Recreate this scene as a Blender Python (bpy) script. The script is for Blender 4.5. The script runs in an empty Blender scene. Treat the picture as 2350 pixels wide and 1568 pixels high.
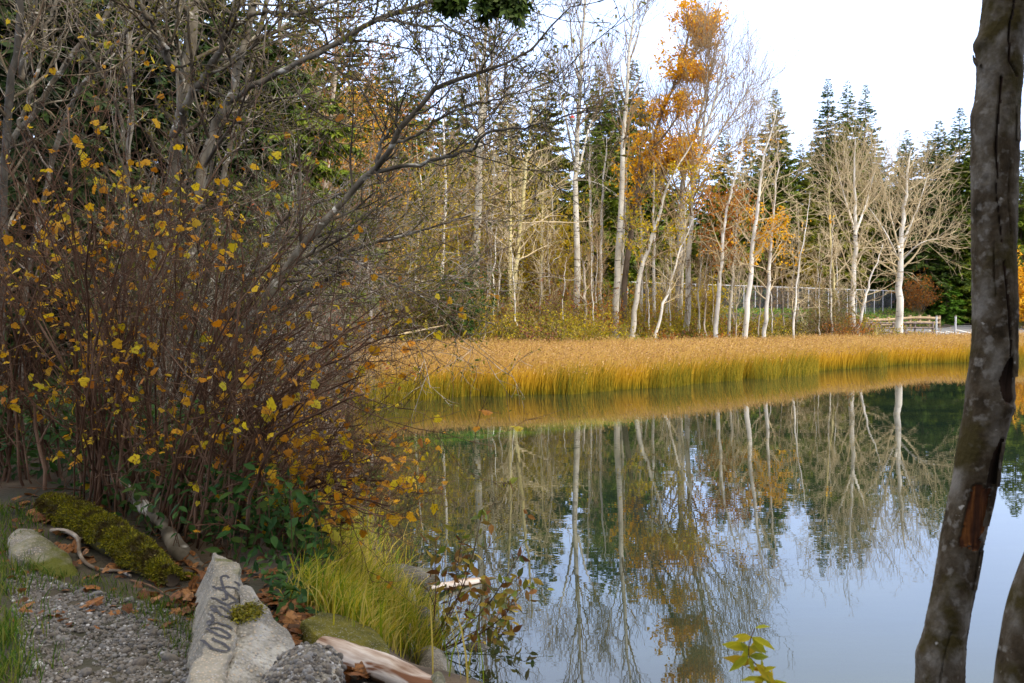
import bpy, math, random, mathutils
import numpy as np
from math import radians, sin, cos, pi

# ------------------------------------------------------------------ camera, world, sun, exposure
SC = bpy.context.scene
COL = SC.collection
CH = 2.8                       # eye height above the lake
PITCH = radians(-2.07)
cam = bpy.data.cameras.new("camera")
cam.lens = 35.23; cam.sensor_width = 36.0
cam.clip_start = 0.05; cam.clip_end = 3000
cam.dof.use_dof = True; cam.dof.focus_distance = 30.0; cam.dof.aperture_fstop = 8.0
camo = bpy.data.objects.new("camera", cam); COL.objects.link(camo)
camo.location = (0, 0, CH); camo.rotation_euler = (pi / 2 + PITCH, 0, 0)
SC.camera = camo

SUN_EL, SUN_AZ = radians(36), radians(132)      # azimuth clockwise from +Y
sund = bpy.data.lights.new("sun", 'SUN'); sund.energy = 4.0; sund.angle = radians(5); sund.color = (1.0, 0.91, 0.76)
suno = bpy.data.objects.new("sun", sund); COL.objects.link(suno)
suno.rotation_euler = (pi / 2 - SUN_EL, 0, -SUN_AZ + pi)
suno.location = (30, -20, 60)

w = bpy.data.worlds.new("World"); SC.world = w; w.use_nodes = True
wn = w.node_tree; bgn = wn.nodes["Background"]
sky = wn.nodes.new("ShaderNodeTexSky"); sky.sky_type = 'NISHITA'; sky.sun_disc = False
sky.sun_elevation = SUN_EL; sky.sun_rotation = SUN_AZ; sky.air_density = 1.0; sky.dust_density = 2.5
wmix = wn.nodes.new("ShaderNodeMix"); wmix.data_type = 'RGBA'
wmix.inputs[0].default_value = 0.7
wtc = wn.nodes.new("ShaderNodeTexCoord")
wns = wn.nodes.new("ShaderNodeTexNoise"); wns.inputs['Scale'].default_value = 2.2; wns.inputs['Detail'].default_value = 5
wrp = wn.nodes.new("ShaderNodeValToRGB")
wrp.color_ramp.elements[0].position = 0.3; wrp.color_ramp.elements[0].color = (0.58, 0.76, 1.2, 1)
wrp.color_ramp.elements[1].position = 0.75; wrp.color_ramp.elements[1].color = (0.80, 0.97, 1.36, 1)
wsx = wn.nodes.new("ShaderNodeSeparateXYZ"); wn.links.new(wtc.outputs['Generated'], wsx.inputs[0])
whi = wn.nodes.new("ShaderNodeMapRange"); whi.inputs['From Min'].default_value = .28; whi.inputs['From Max'].default_value = .62
wn.links.new(wsx.outputs['Z'], whi.inputs['Value'])
wup = wn.nodes.new("ShaderNodeMix"); wup.data_type = 'RGBA'; wup.inputs[7].default_value = (1.04, .98, .86, 1)      # the cloud is thinner and warmer overhead
wn.links.new(whi.outputs[0], wup.inputs[0])
wsc = wn.nodes.new("ShaderNodeVectorMath"); wsc.operation = 'SCALE'; wsc.inputs['Scale'].default_value = 21.0
wn.links.new(wtc.outputs['Generated'], wns.inputs['Vector'])
wn.links.new(wns.outputs['Fac'], wrp.inputs['Fac'])
wn.links.new(wrp.outputs['Color'], wup.inputs[6]); wn.links.new(wup.outputs[2], wsc.inputs[0])
wn.links.new(sky.outputs['Color'], wmix.inputs[6])
wn.links.new(wsc.outputs[0], wmix.inputs[7])
wn.links.new(wmix.outputs[2], bgn.inputs['Color'])
bgn.inputs['Strength'].default_value = 0.12

SC.view_settings.view_transform = 'Standard'; SC.view_settings.look = 'None'
SC.view_settings.exposure = 0.1; SC.view_settings.gamma = 1.0
cy = SC.cycles
cy.max_bounces = 5; cy.diffuse_bounces = 2; cy.glossy_bounces = 3; cy.transmission_bounces = 3; cy.transparent_max_bounces = 12
cy.caustics_reflective = False; cy.caustics_refractive = False
cy.sample_clamp_indirect = 6.0

# ------------------------------------------------------------------ helpers
rng = np.random.default_rng(7)
FPX, CX, CY = 2300.0, 1175.0, 784.0
Fv = np.array([0, cos(PITCH), sin(PITCH)]); Uv = np.array([0, -sin(PITCH), cos(PITCH)]); Rv = np.array([1.0, 0, 0])

def ray(px, py):
    return Fv + (px - CX) / FPX * Rv - (py - CY) / FPX * Uv

def at(px, py, D):
    """a point of the place at D metres north of the viewer, seen at photo position px, py"""
    r = ray(px, py)
    return np.array([0, 0, CH]) + r * (D / r[1])

def on_plane(px, py, p0, n):
    r = ray(px, py); c = np.array([0, 0, CH])
    t = np.dot(np.asarray(p0) - c, n) / np.dot(r, n)
    return c + r * t

def poly(pts, K):
    """resample a hand-placed polyline to K points with Catmull-Rom smoothing"""
    P = np.asarray(pts, float)
    if len(P) == 2:
        t = np.linspace(0, 1, K)[:, None]
        return P[0] * (1 - t) + P[1] * t
    d = np.r_[0, np.cumsum(np.linalg.norm(np.diff(P, axis=0), axis=1))]
    s = np.linspace(0, d[-1], K)
    i = np.clip(np.searchsorted(d, s, 'right') - 1, 0, len(P) - 2)
    f = ((s - d[i]) / (d[i + 1] - d[i] + 1e-9))[:, None]
    p0 = P[np.maximum(i - 1, 0)]; p1 = P[i]; p2 = P[i + 1]; p3 = P[np.minimum(i + 2, len(P) - 1)]
    return 0.5 * (2 * p1 + (p2 - p0) * f + (2 * p0 - 5 * p1 + 4 * p2 - p3) * f ** 2 + (3 * p1 - p0 - 3 * p2 + p3) * f ** 3)

def unit(v):
    return v / (np.linalg.norm(v, axis=-1, keepdims=True) + 1e-12)

def hash3(i, j, k, s):
    h = (i * 374761393 + j * 668265263 + k * 2147483647 + s * 974634521) & 0x7fffffff
    h = ((h ^ (h >> 13)) * 1274126177) & 0x7fffffff
    return ((h ^ (h >> 16)) & 0xffff) / 65535.0

def vnoise(P, scale=1.0, seed=0, octaves=1):
    P = np.asarray(P, float); out = 0; amp = 1.0; tot = 0
    for o in range(octaves):
        Q = P * scale * 2 ** o + 1000.37
        I = np.floor(Q).astype(np.int64); f = Q - I; f = f * f * (3 - 2 * f)
        v = 0
        for dx in (0, 1):
            for dy in (0, 1):
                for dz in (0, 1):
                    wgt = (f[..., 0] if dx else 1 - f[..., 0]) * (f[..., 1] if dy else 1 - f[..., 1]) * (f[..., 2] if dz else 1 - f[..., 2])
                    v = v + wgt * hash3(I[..., 0] + dx, I[..., 1] + dy, I[..., 2] + dz, seed + o)
        out = out + amp * (v * 2 - 1); tot += amp; amp *= 0.5
    return out / tot

class Geo:
    """collects vertices and faces and links them as one mesh object"""
    def __init__(self):
        self.V = []; self.F = []; self.n = 0
    def add(self, V, F, mi=0):
        V = np.asarray(V, np.float32).reshape(-1, 3)
        F = np.asarray(F, np.int64)
        if len(V) == 0 or len(F) == 0: return self
        self.V.append(V); self.F.append((F + self.n, mi)); self.n += len(V)
        return self
    def build(self, name, mats, parent=None, origin=None, smooth=True):
        V = np.concatenate(self.V)
        if origin is not None: V = V - np.asarray(origin, np.float32)
        me = bpy.data.meshes.new(name)
        me.vertices.add(len(V)); me.vertices.foreach_set("co", V.ravel())
        loops = np.concatenate([f.ravel() for f, _ in self.F]).astype(np.int32)
        tot = np.concatenate([np.full(len(f), f.shape[1], np.int32) for f, _ in self.F])
        mi = np.concatenate([np.full(len(f), m, np.int32) for f, m in self.F])
        me.loops.add(len(loops)); me.loops.foreach_set("vertex_index", loops)
        me.polygons.add(len(tot))
        st = np.zeros(len(tot), np.int32); st[1:] = np.cumsum(tot)[:-1]
        me.polygons.foreach_set("loop_start", st)
        me.polygons.foreach_set("loop_total", tot)
        me.polygons.foreach_set("material_index", mi)
        me.polygons.foreach_set("use_smooth", np.full(len(tot), smooth))
        me.update(calc_edges=True)
        for m in (mats if isinstance(mats, (list, tuple)) else [mats]): me.materials.append(m)
        o = bpy.data.objects.new(name, me); COL.objects.link(o)
        if parent is not None: o.parent = parent
        elif origin is not None: o.location = origin
        return o

def tag(o, label=None, cat=None, group=None, kind=None):
    if label: o["label"] = label
    if cat: o["category"] = cat
    if group: o["group"] = group
    if kind: o["kind"] = kind
    return o

def thing(name, loc, label, cat, group=None):
    o = bpy.data.objects.new(name, None); COL.objects.link(o)
    o.location = [float(x) for x in loc]; o.empty_display_size = 0.2
    return tag(o, label, cat, group)

def tubes(g, P, R, S=5, mi=0, cap=False):
    P = np.asarray(P, float); R = np.asarray(R, float)
    if P.ndim == 2: P = P[None]; R = R[None]
    N, K, _ = P.shape
    if N == 0: return
    T = unit(np.gradient(P, axis=1))
    mean = unit(P[:, -1] - P[:, 0])
    ref = np.where(np.abs(mean[:, 2:3]) > 0.7, np.array([[1.0, 0.1, 0]]), np.array([[0.0, 0.0, 1.0]]))[:, None]
    A = unit(np.cross(T, np.broadcast_to(ref, T.shape))); B = np.cross(T, A)
    a = np.arange(S) * 2 * pi / S
    V = P[:, :, None] + R[:, :, None, None] * (A[:, :, None] * np.cos(a)[None, None, :, None] + B[:, :, None] * np.sin(a)[None, None, :, None])
    base = (np.arange(N) * K * S)[:, None, None] + (np.arange(K - 1) * S)[None, :, None]
    s = np.arange(S)[None, None]; s2 = (np.arange(S) + 1)[None, None] % S
    Fq = np.stack([base + s, base + s2, base + S + s2, base + S + s], -1).reshape(-1, 4)
    g.add(V, Fq, mi)
    if cap:
        for i in range(N):
            for k in (0, K - 1):
                ring = V[i, k]; c = ring.mean(0)
                g.add(np.vstack([ring, c]), [[j, (j + 1) % S, S] for j in range(S)], mi)

def spawn(P, R, n, t=(0.2, 1.0), ang=(35, 65), ln=(0.3, 0.6), up=0.1, wob=0.15, K=5, rf=0.6, rend=0.25, rmin=0.0, absl=False, taper=0.0, bias=None, rg=rng):
    """n side branches on every branch of (P, R)"""
    N, K0, _ = P.shape
    if N == 0 or n == 0: return np.zeros((0, K, 3)), np.zeros((0, K))
    M = N * n
    pi_ = np.repeat(np.arange(N), n)
    tt = t[0] + (t[1] - t[0]) * ((np.tile(np.arange(n), N) + rg.random(M)) / n)
    x = tt * (K0 - 1); i = np.clip(x.astype(int), 0, K0 - 2); f = (x - i)[:, None]
    p = P[pi_, i] * (1 - f) + P[pi_, i + 1] * f
    r = R[pi_, i] * (1 - f[:, 0]) + R[pi_, i + 1] * f[:, 0]
    T = unit(P[pi_, i + 1] - P[pi_, i])
    az = np.tile(np.arange(n) * 2.39996, N) + np.repeat(rg.random(N) * 6.28, n) + rg.normal(0, 0.5, M)
    ref = np.where(np.abs(T[:, 2:3]) > 0.8, np.array([[1.0, 0, 0]]), np.array([[0.0, 0, 1.0]]))
    A = unit(np.cross(T, ref)); B = np.cross(T, A)
    an = np.radians(ang[0] + (ang[1] - ang[0]) * rg.random(M))[:, None]
    d = np.cos(an) * T + np.sin(an) * (np.cos(az)[:, None] * A + np.sin(az)[:, None] * B)
    if bias is not None: d = unit(d + np.asarray(bias))
    L = ln[0] + (ln[1] - ln[0]) * rg.random(M)
    if not absl: L = L * np.linalg.norm(np.diff(P, axis=1), axis=2).sum(1)[pi_]
    L = L * (1 - taper * tt)
    out = np.empty((M, K, 3)); out[:, 0] = p
    for k in range(1, K):
        d = unit(d + up * np.array([0, 0, 1.0]) + wob * rg.normal(0, 1, (M, 3)))
        out[:, k] = out[:, k - 1] + d * (L / (K - 1))[:, None]
    rc = np.maximum(r * rf, rmin)
    Rr = rc[:, None] * (1 - (1 - rend) * np.linspace(0, 1, K)[None])
    Rr = np.maximum(Rr, rmin * 0.7)
    return out, Rr

def rotmats(n, up=None, spread=1.0, rg=rng):
    """random rotations; with up given, local z leans to up within the spread"""
    if up is None:
        q = unit(rg.normal(0, 1, (n, 4)))
        a, b, c, d = q.T
        return np.stack([np.stack([a*a+b*b-c*c-d*d, 2*(b*c-a*d), 2*(b*d+a*c)], -1),
                         np.stack([2*(b*c+a*d), a*a-b*b+c*c-d*d, 2*(c*d-a*b)], -1),
                         np.stack([2*(b*d-a*c), 2*(c*d+a*b), a*a-b*b-c*c+d*d], -1)], 1)
    z = unit(np.asarray(up, float) + rg.normal(0, spread, (n, 3)))
    x = unit(np.cross(rg.normal(0, 1, (n, 3)), z)); y = np.cross(z, x)
    return np.stack([x, y, z], -1)

def frames(d, up=(0, 0, 1)):
    """rotations whose local y is d and local z is near up"""
    d = unit(d); u = np.broadcast_to(np.asarray(up, float), d.shape)
    x = unit(np.cross(d, u)); z = np.cross(x, d)
    return np.stack([x, d, z], -1)

def inst(g, TV, TF, pos, rot, sc, mi=0):
    TV = np.asarray(TV, float); TF = np.asarray(TF)
    sc = np.asarray(sc, float)
    if sc.ndim == 1: sc = sc[:, None]
    V = np.einsum('nij,nvj->nvi', rot, TV[None] * sc[:, None, :] if sc.shape[1] == 3 else TV[None] * sc[:, None]) + pos[:, None]
    F = (TF[None] + (np.arange(len(pos)) * len(TV))[:, None, None]).reshape(-1, TF.shape[1])
    g.add(V.reshape(-1, 3), F, mi)

def along(P, n, rg=rng, t0=0.2):
    """n random points on every branch, with the branch direction"""
    N, K, _ = P.shape
    i0 = np.repeat(np.arange(N), n); x = (t0 + (1 - t0) * rg.random(N * n)) * (K - 1)
    i = np.clip(x.astype(int), 0, K - 2); f = (x - i)[:, None]
    return P[i0, i] * (1 - f) + P[i0, i + 1] * f, unit(P[i0, i + 1] - P[i0, i])

# leaf shapes (stalk at origin, blade along +y)
def lobed():
    o = [(0, 0), (-.30, -.05), (-.46, .12), (-.40, .22), (-.56, .44), (-.34, .52), (-.30, .70), (0, 1.0), (.30, .70), (.34, .52), (.56, .44), (.40, .22), (.46, .12), (.30, -.05)]
    V = [(0, .36, .0)] + [(x, y, -.22 * abs(x) - .12 * y * y + .05 * sin(9 * x + 5 * y)) for x, y in o]
    n = len(o)
    return np.array(V), np.array([[0, 1 + (i + 1) % n, 1 + i] for i in range(n)])
LOBED = lobed()
OVAL = (np.array([(0, 0, 0), (-.2, .3, .05), (-.19, .62, .03), (0, 1, -.1), (.19, .62, .03), (.2, .3, .05), (0, .5, -.04)]), np.array([[6, i, (i + 1) % 6] for i in range(6)])[:, ::-1])
KITE = (np.array([(0, 0, 0), (-.25, .45, .06), (0, 1, -.05), (.25, .45, .06)]), np.array([[0, 3, 2, 1]]))
def spray():
    V = []; F = []
    for a, l in ((0, 1), (-.65, .7), (.65, .7), (-1.0, .42), (1.0, .42)):
        y0 = .35 if abs(a) < .9 else .12
        if a == 0: y0 = 0
        d = np.array([sin(a), cos(a)]); nrm = np.array([d[1], -d[0]]); b = len(V)
        p = np.array([0, y0])
        for q, zz in ((p, 0), (p + d * l * .5 - nrm * .13, -.03), (p + d * l, -.16), (p + d * l * .5 + nrm * .13, -.03)):
            V.append((q[0], q[1], zz))
        F.append([b, b + 3, b + 2, b + 1])
    return np.array(V), np.array(F)
SPRAY = spray()
def ico(sub):
    import bmesh
    bm = bmesh.new(); bmesh.ops.create_icosphere(bm, subdivisions=sub, radius=1.0)
    V = np.array([v.co[:] for v in bm.verts]); F = np.array([[v.index for v in f.verts] for f in bm.faces]); bm.free()
    return V, F
ICO1, ICO2, ICO4 = ico(1), ico(2), ico(4)

# ------------------------------------------------------------------ materials
def newmat(name):
    m = bpy.data.materials.new(name); m.use_nodes = True
    nt = m.node_tree
    return m, nt, nt.nodes["Principled BSDF"], nt.nodes["Material Output"]

def ramp(nt, fac, cols, pos=None, interp='LINEAR'):
    r = nt.nodes.new("ShaderNodeValToRGB"); cr = r.color_ramp; cr.interpolation = interp
    pos = pos or [i / max(1, len(cols) - 1) for i in range(len(cols))]
    while len(cr.elements) < len(cols): cr.elements.new(0.5)
    for e, c, p in zip(cr.elements, cols, pos): e.position = p; e.color = (*c, 1)
    nt.links.new(fac, r.inputs['Fac'])
    return r.outputs['Color']

def noise(nt, scale, detail=4, stretch=None, coord='Object', rough=0.55, dist=0.0):
    tc = nt.nodes.new("ShaderNodeTexCoord"); n = nt.nodes.new("ShaderNodeTexNoise")
    n.inputs['Scale'].default_value = scale; n.inputs['Detail'].default_value = detail
    n.inputs['Roughness'].default_value = rough; n.inputs['Distortion'].default_value = dist
    if stretch:
        mp = nt.nodes.new("ShaderNodeMapping"); mp.inputs['Scale'].default_value = stretch
        nt.links.new(tc.outputs[coord], mp.inputs['Vector']); nt.links.new(mp.outputs[0], n.inputs['Vector'])
    else: nt.links.new(tc.outputs[coord], n.inputs['Vector'])
    return n.outputs['Fac']

def mixc(nt, fac, a, b, mode='MIX'):
    m = nt.nodes.new("ShaderNodeMix"); m.data_type = 'RGBA'; m.blend_type = mode
    for sock, v in ((m.inputs[0], fac), (m.inputs[6], a), (m.inputs[7], b)):
        if isinstance(v, (int, float)): sock.default_value = v
        elif isinstance(v, tuple): sock.default_value = (*v, 1)
        else: nt.links.new(v, sock)
    return m.outputs[2]

def bumpn(nt, p, h, strength, dist=0.02):
    b = nt.nodes.new("ShaderNodeBump"); b.inputs['Strength'].default_value = strength; b.inputs['Distance'].default_value = dist
    nt.links.new(h, b.inputs['Height']); nt.links.new(b.outputs[0], p.inputs['Normal'])

def leafmat(name, cols, trans=0.35, rough=0.6, spots=None):
    m, nt, p, out = newmat(name)
    gi = nt.nodes.new("ShaderNodeNewGeometry")
    c = ramp(nt, gi.outputs['Random Per Island'], cols)
    if spots: c = mixc(nt, ramp(nt, noise(nt, spots[0], 4), [(0, 0, 0), (1, 1, 1)], list(spots[1])), c, spots[2])
    nt.links.new(c, p.inputs['Base Color']); p.inputs['Roughness'].default_value = rough
    p.inputs['Specular IOR Level'].default_value = 0.25
    if trans:
        t = nt.nodes.new("ShaderNodeBsdfTranslucent"); nt.links.new(c, t.inputs['Color'])
        mx = nt.nodes.new("ShaderNodeMixShader"); mx.inputs[0].default_value = trans
        nt.links.new(p.outputs[0], mx.inputs[1]); nt.links.new(t.outputs[0], mx.inputs[2]); nt.links.new(mx.outputs[0], out.inputs['Surface'])
    return m

def barkmat(name, cols, scale=6, stretch=(1, 1, .35), marks=None, mscale=9, mstretch=(.5, .5, 2.5), mpos=(.6, .66), rough=0.85, bump=0.4, bd=0.02):
    m, nt, p, out = newmat(name)
    n = noise(nt, scale, 6, stretch)
    c = ramp(nt, n, cols, [0.3 + 0.4 * i / max(1, len(cols) - 1) for i in range(len(cols))])
    if marks:
        f = ramp(nt, noise(nt, mscale, 3, mstretch, dist=.6), [(0, 0, 0), (1, 1, 1)], list(mpos))
        c = mixc(nt, f, c, marks)
    nt.links.new(c, p.inputs['Base Color']); p.inputs['Roughness'].default_value = rough
    p.inputs['Specular IOR Level'].default_value = 0.2
    if bump: bumpn(nt, p, n, bump, bd)
    return m

M = {}
M['bark_pale'] = barkmat('bark_pale', [(.30, .26, .20), (.50, .46, .38), (.66, .62, .54)], 2.2, marks=(.10, .08, .06), mscale=3.2, mpos=(.60, .67))
M['bark_white'] = barkmat('bark_white', [(.44, .40, .34), (.64, .60, .53), (.74, .71, .65)], 2.2, marks=(.12, .10, .08), mscale=3.5, mpos=(.64, .70))
M['bark_tan'] = barkmat('bark_tan', [(.20, .16, .12), (.40, .34, .27), (.52, .46, .38)], 2.0, (1.6, 1.6, .3), marks=(.09, .07, .05), mscale=3, mstretch=(1, 1, .6), mpos=(.58, .68))
M['bark_yellow'] = barkmat('bark_yellow', [(.30, .27, .14), (.50, .42, .18), (.55, .50, .32)], 1.6, marks=(.12, .10, .06), mscale=3.5, mpos=(.62, .70))
M['bark_grey'] = barkmat('bark_grey', [(.16, .15, .14), (.30, .28, .26), (.42, .40, .37)], 2.0, marks=(.07, .06, .05), mscale=3)
M['bark_brown'] = barkmat('bark_brown', [(.06, .045, .03), (.13, .095, .065), (.2, .15, .11)], 3.0)
M['bark_alder'] = barkmat('bark_alder', [(.045, .036, .024), (.125, .105, .078), (.23, .205, .165)], 5, (1, 1, .5), marks=(.50, .47, .41), mscale=4.5, mstretch=(.8, .8, 1.6), mpos=(.60, .66), bump=.5, bd=.01)
M['bark_dark'] = barkmat('bark_dark', [(.015, .013, .011), (.045, .04, .034), (.10, .09, .08)], 7, (1, 1, .5), marks=(.2, .195, .18), mscale=7, mpos=(.66, .72), bump=.5, bd=.01)
M['twig_pale'] = barkmat('twig_pale', [(.34, .26, .13), (.54, .43, .26), (.62, .52, .36)], 1.5, bump=0)
M['twig_tan'] = barkmat('twig_tan', [(.15, .10, .05), (.28, .19, .10), (.38, .27, .15)], 1.5, bump=0)
M['twig_grey'] = barkmat('twig_grey', [(.022, .016, .009), (.085, .066, .042), (.42, .37, .29)], 3, bump=0)  # brightest ramp colour paints sunlit highlights onto the twigs
M['twig_silver'] = barkmat('twig_silver', [(.04, .027, .018), (.15, .115, .085), (.58, .52, .45)], 3, bump=0)  # top ramp colour is a painted silver highlight
M['twig_dark'] = barkmat('twig_dark', [(.014, .010, .007), (.05, .038, .026), (.22, .185, .14)], 4, bump=0)
M['twig_red'] = barkmat('twig_red', [(.035, .016, .009), (.095, .048, .026), (.28, .17, .11)], 4, bump=0)
M['needle_dark'] = leafmat('needle_dark', [(.016, .034, .004), (.034, .065, .006), (.07, .105, .010)], .15)
M['needle_shade'] = leafmat('needle_shade', [(.007, .017, .003), (.014, .032, .005), (.03, .055, .007)], .1)  # darker copy of needle_dark, with the left stand's shade put into its colour
M['needle_mid'] = leafmat('needle_mid', [(.055, .092, .006), (.115, .165, .010), (.20, .23, .015)], .15)
M['needle_olive'] = leafmat('needle_olive', [(.07, .095, .005), (.145, .165, .009), (.24, .22, .014)], .15)
M['needle_blue'] = leafmat('needle_blue', [(.045, .085, .009), (.09, .15, .013), (.16, .21, .02)], .15)
M['needle_bright'] = leafmat('needle_bright', [(.05, .13, .01), (.09, .2, .015), (.13, .26, .02)], .25)
M['needle_gold'] = leafmat('needle_gold', [(.12, .10, .008), (.25, .18, .01), (.34, .24, .015)], .25)
M['leaf_orange'] = leafmat('leaf_orange', [(.66, .29, .006), (.84, .42, .010), (.86, .52, .014), (.58, .20, .006)], .4)
M['leaf_rust'] = leafmat('leaf_rust', [(.30, .09, .015), (.45, .16, .02), (.52, .24, .03)], .4)
M['leaf_gold'] = leafmat('leaf_gold', [(.38, .29, .008), (.56, .40, .010), (.64, .46, .015), (.34, .30, .010), (.50, .26, .010)], .4)
M['leaf_yellow'] = leafmat('leaf_yellow', [(.30, .09, .006), (.55, .25, .008), (.72, .42, .010), (.80, .58, .02), (.42, .36, .016), (.60, .22, .008), (.66, .36, .014), (.50, .18, .010)], .45, spots=(55, (.54, .68), (.22, .08, .01)))
M['leaf_olive'] = leafmat('leaf_olive', [(.05, .07, .006), (.12, .13, .010), (.24, .20, .015), (.10, .06, .01)], .4)
M['leaf_green'] = leafmat('leaf_green', [(.010, .040, .006), (.018, .07, .008), (.035, .10, .012), (.07, .11, .015)], .3)
M['leaf_red'] = leafmat('leaf_red', [(.22, .05, .02), (.30, .10, .05), (.20, .08, .05)], .3)
M['leaf_fallen'] = leafmat('leaf_fallen', [(.10, .035, .012), (.26, .10, .025), (.36, .17, .06), (.15, .055, .02), (.30, .12, .03), (.08, .04, .02)], .2, spots=(45, (.45, .65), (.07, .03, .012)))
M['bush_mix'] = leafmat('bush_mix', [(.24, .24, .012), (.40, .33, .014), (.54, .38, .012), (.20, .23, .012), (.42, .22, .02)], .35)
M['grass_green'] = leafmat('grass_green', [(.02, .06, .004), (.045, .11, .006), (.10, .15, .012), (.20, .19, .04)], .4)
M['grass_gold'] = leafmat('grass_gold', [(.09, .17, .006), (.24, .28, .010), (.50, .40, .02), (.60, .45, .12), (.15, .22, .008)], .45)
M['moss'] = leafmat('moss', [(.05, .055, .003), (.13, .13, .004), (.30, .26, .008), (.09, .06, .005)], .2, spots=(7, (.48, .62), (.05, .032, .006)))
M['ivy'] = leafmat('ivy', [(.03, .10, .01), (.07, .17, .015), (.16, .22, .03), (.22, .19, .04)], .3)

# ------------------------------------------------------------------ ground, lake
SHORE = np.array([(60, 1.0), (12, 3.6), (4, 4.3), (1.4, 4.9), (.45, 5.6), (-.15, 6.6), (-.55, 7.6), (-.95, 8.8), (-1.3, 10.5), (-1.75, 13), (-2.6, 17), (-3.6, 22),
                  (-5.2, 30), (-7.3, 39), (-7.6, 45), (-3, 48), (3, 49.5), (12, 53), (20, 57), (30, 59), (60, 60), (150, 55), (150, -10)], float)

def shore_dist(X, Y):
    """signed distance to the water's edge, positive on land"""
    X = np.asarray(X, float); Y = np.asarray(Y, float)
    d = np.full(X.shape, 1e9); inside = np.zeros(X.shape, bool)
    n = len(SHORE)
    for i in range(n):
        a = SHORE[i]; b = SHORE[(i + 1) % n]; e = b - a
        t = np.clip(((X - a[0]) * e[0] + (Y - a[1]) * e[1]) / (e @ e), 0, 1)
        d = np.minimum(d, np.hypot(X - a[0] - t * e[0], Y - a[1] - t * e[1]))
        c = ((a[1] > Y) != (b[1] > Y)) & (X < (b[0] - a[0]) * (Y - a[1]) / (b[1] - a[1] + 1e-12) + a[0])
        inside ^= c
    return np.where(inside, -d, d)

def sstep(a, b, x):
    t = np.clip((x - a) / (b - a), 0, 1); return t * t * (3 - 2 * t)

def terr(X, Y):
    X = np.asarray(X, float); Y = np.asarray(Y, float)
    d = shore_dist(X, Y); dp = np.maximum(d, 0)
    wn_ = 1 - sstep(8, 18, Y)
    near = 1.18 * sstep(0, 1.5, dp)
    far = 0.66 * (1 - np.exp(-dp / 3.0)) * sstep(0, 4, dp + 1.2) 
    left = 0.9 * (1 - np.exp(-dp / 2.0))
    wl = sstep(2, -6, X) * (1 - sstep(40, 50, Y))
    z = far * (1 - wl) + left * wl
    z = z * (1 - wn_) + near * wn_
    z = z + 1.55 * np.clip((Y - 66 - 27 * sstep(.27, .345, X / np.maximum(Y, 40))) / 12, 0, 1) * sstep(42, 37, X * 95 / np.maximum(Y, 60)) 
    z = z + 0.10 * np.maximum(-X - 9, 0) * wl * 0.6 + 0.25 * sstep(6, 8.5, Y) * sstep(-1.5, -4, X) * (1 - sstep(10, 20, Y))
    P = np.stack([X, Y, X * 0], -1)
    fl = sstep(24, 30, X) * sstep(68, 72, Y) * (1 - sstep(106, 112, Y))      # the car park is level
    z = z + (0.06 * vnoise(P, 0.7, 3, 2) * np.clip(dp / 2, 0, 1) + 0.015 * vnoise(P, 5, 4) * np.clip(dp, 0, 1)) * (1 - fl)
    z = np.where(d < 0, np.maximum(-1.2, d * 0.35) - 0.03, z)
    return z

def tz(x, y): return float(terr(np.array([x]), np.array([y]))[0])

def axis(parts):
    return np.unique(np.concatenate([np.arange(a, b, s) for a, b, s in parts]))
gx = axis([(-400, -60, 20), (-60, -12, 1.5), (-12, -5, .3), (-5, 4, .07), (4, 14, .5), (14, 60, 1.5), (60, 420, 20)])
gy = axis([(-30, 2, 2), (2, 10, .07), (10, 24, .3), (24, 64, .8), (64, 120, 1.5), (120, 1500, 40)])
GX, GY = np.meshgrid(gx, gy)
g = Geo(); V = np.stack([GX, GY, terr(GX, GY)], -1).reshape(-1, 3)
ny, nx = GX.shape; idx = np.arange(nx * ny).reshape(ny, nx)
g.add(V, np.stack([idx[:-1, :-1], idx[:-1, 1:], idx[1:, 1:], idx[1:, :-1]], -1).reshape(-1, 4))
m, nt, p, out = newmat('soil')
c = ramp(nt, noise(nt, 3.0, 6), [(.030, .020, .012), (.075, .05, .03), (.12, .085, .05)], [.3, .5, .7])
c = mixc(nt, ramp(nt, noise(nt, .55, 4), [(0, 0, 0), (1, 1, 1)], [.45, .6]), c, (.028, .026, .014))
nt.links.new(c, p.inputs['Base Color']); p.inputs['Roughness'].default_value = 1
bumpn(nt, p, noise(nt, 40, 3), .5, .02)
tag(g.build('ground', m), kind='structure')

m, nt, p, out = newmat('lake_water')
cw = ramp(nt, noise(nt, .25, 3, (.35, 1.6, 1)), [(.010, .020, .014), (.022, .034, .016)], [.4, .6])
wa, wb = np.array([-3.2, 19.6]), np.array([3.4, 24.9]); wd_ = (wb - wa) / np.linalg.norm(wb - wa); wnrm = np.array([-wd_[1], wd_[0]])
tcw = nt.nodes.new("ShaderNodeTexCoord")
def dotn(v, off):
    d = nt.nodes.new("ShaderNodeVectorMath"); d.operation = 'DOT_PRODUCT'; d.inputs[1].default_value = (v[0], v[1], 0); nt.links.new(tcw.outputs['Object'], d.inputs[0])
    a = nt.nodes.new("ShaderNodeMath"); a.operation = 'SUBTRACT'; a.inputs[1].default_value = off; nt.links.new(d.outputs['Value'], a.inputs[0]); b = nt.nodes.new("ShaderNodeMath"); b.operation = 'ABSOLUTE'; nt.links.new(a.outputs[0], b.inputs[0]); return b.outputs[0]
mk1 = ramp(nt, dotn(wnrm, wnrm @ wa), [(1, 1, 1), (0, 0, 0)], [.25, 1.0])
sc_ = nt.nodes.new("ShaderNodeMath"); sc_.operation = 'MULTIPLY'; sc_.inputs[1].default_value = .1; nt.links.new(dotn(wd_, wd_ @ (wa + wb) / 2), sc_.inputs[0])
mk2 = ramp(nt, sc_.outputs[0], [(1, 1, 1), (0, 0, 0)], [.28, .46])
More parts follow.
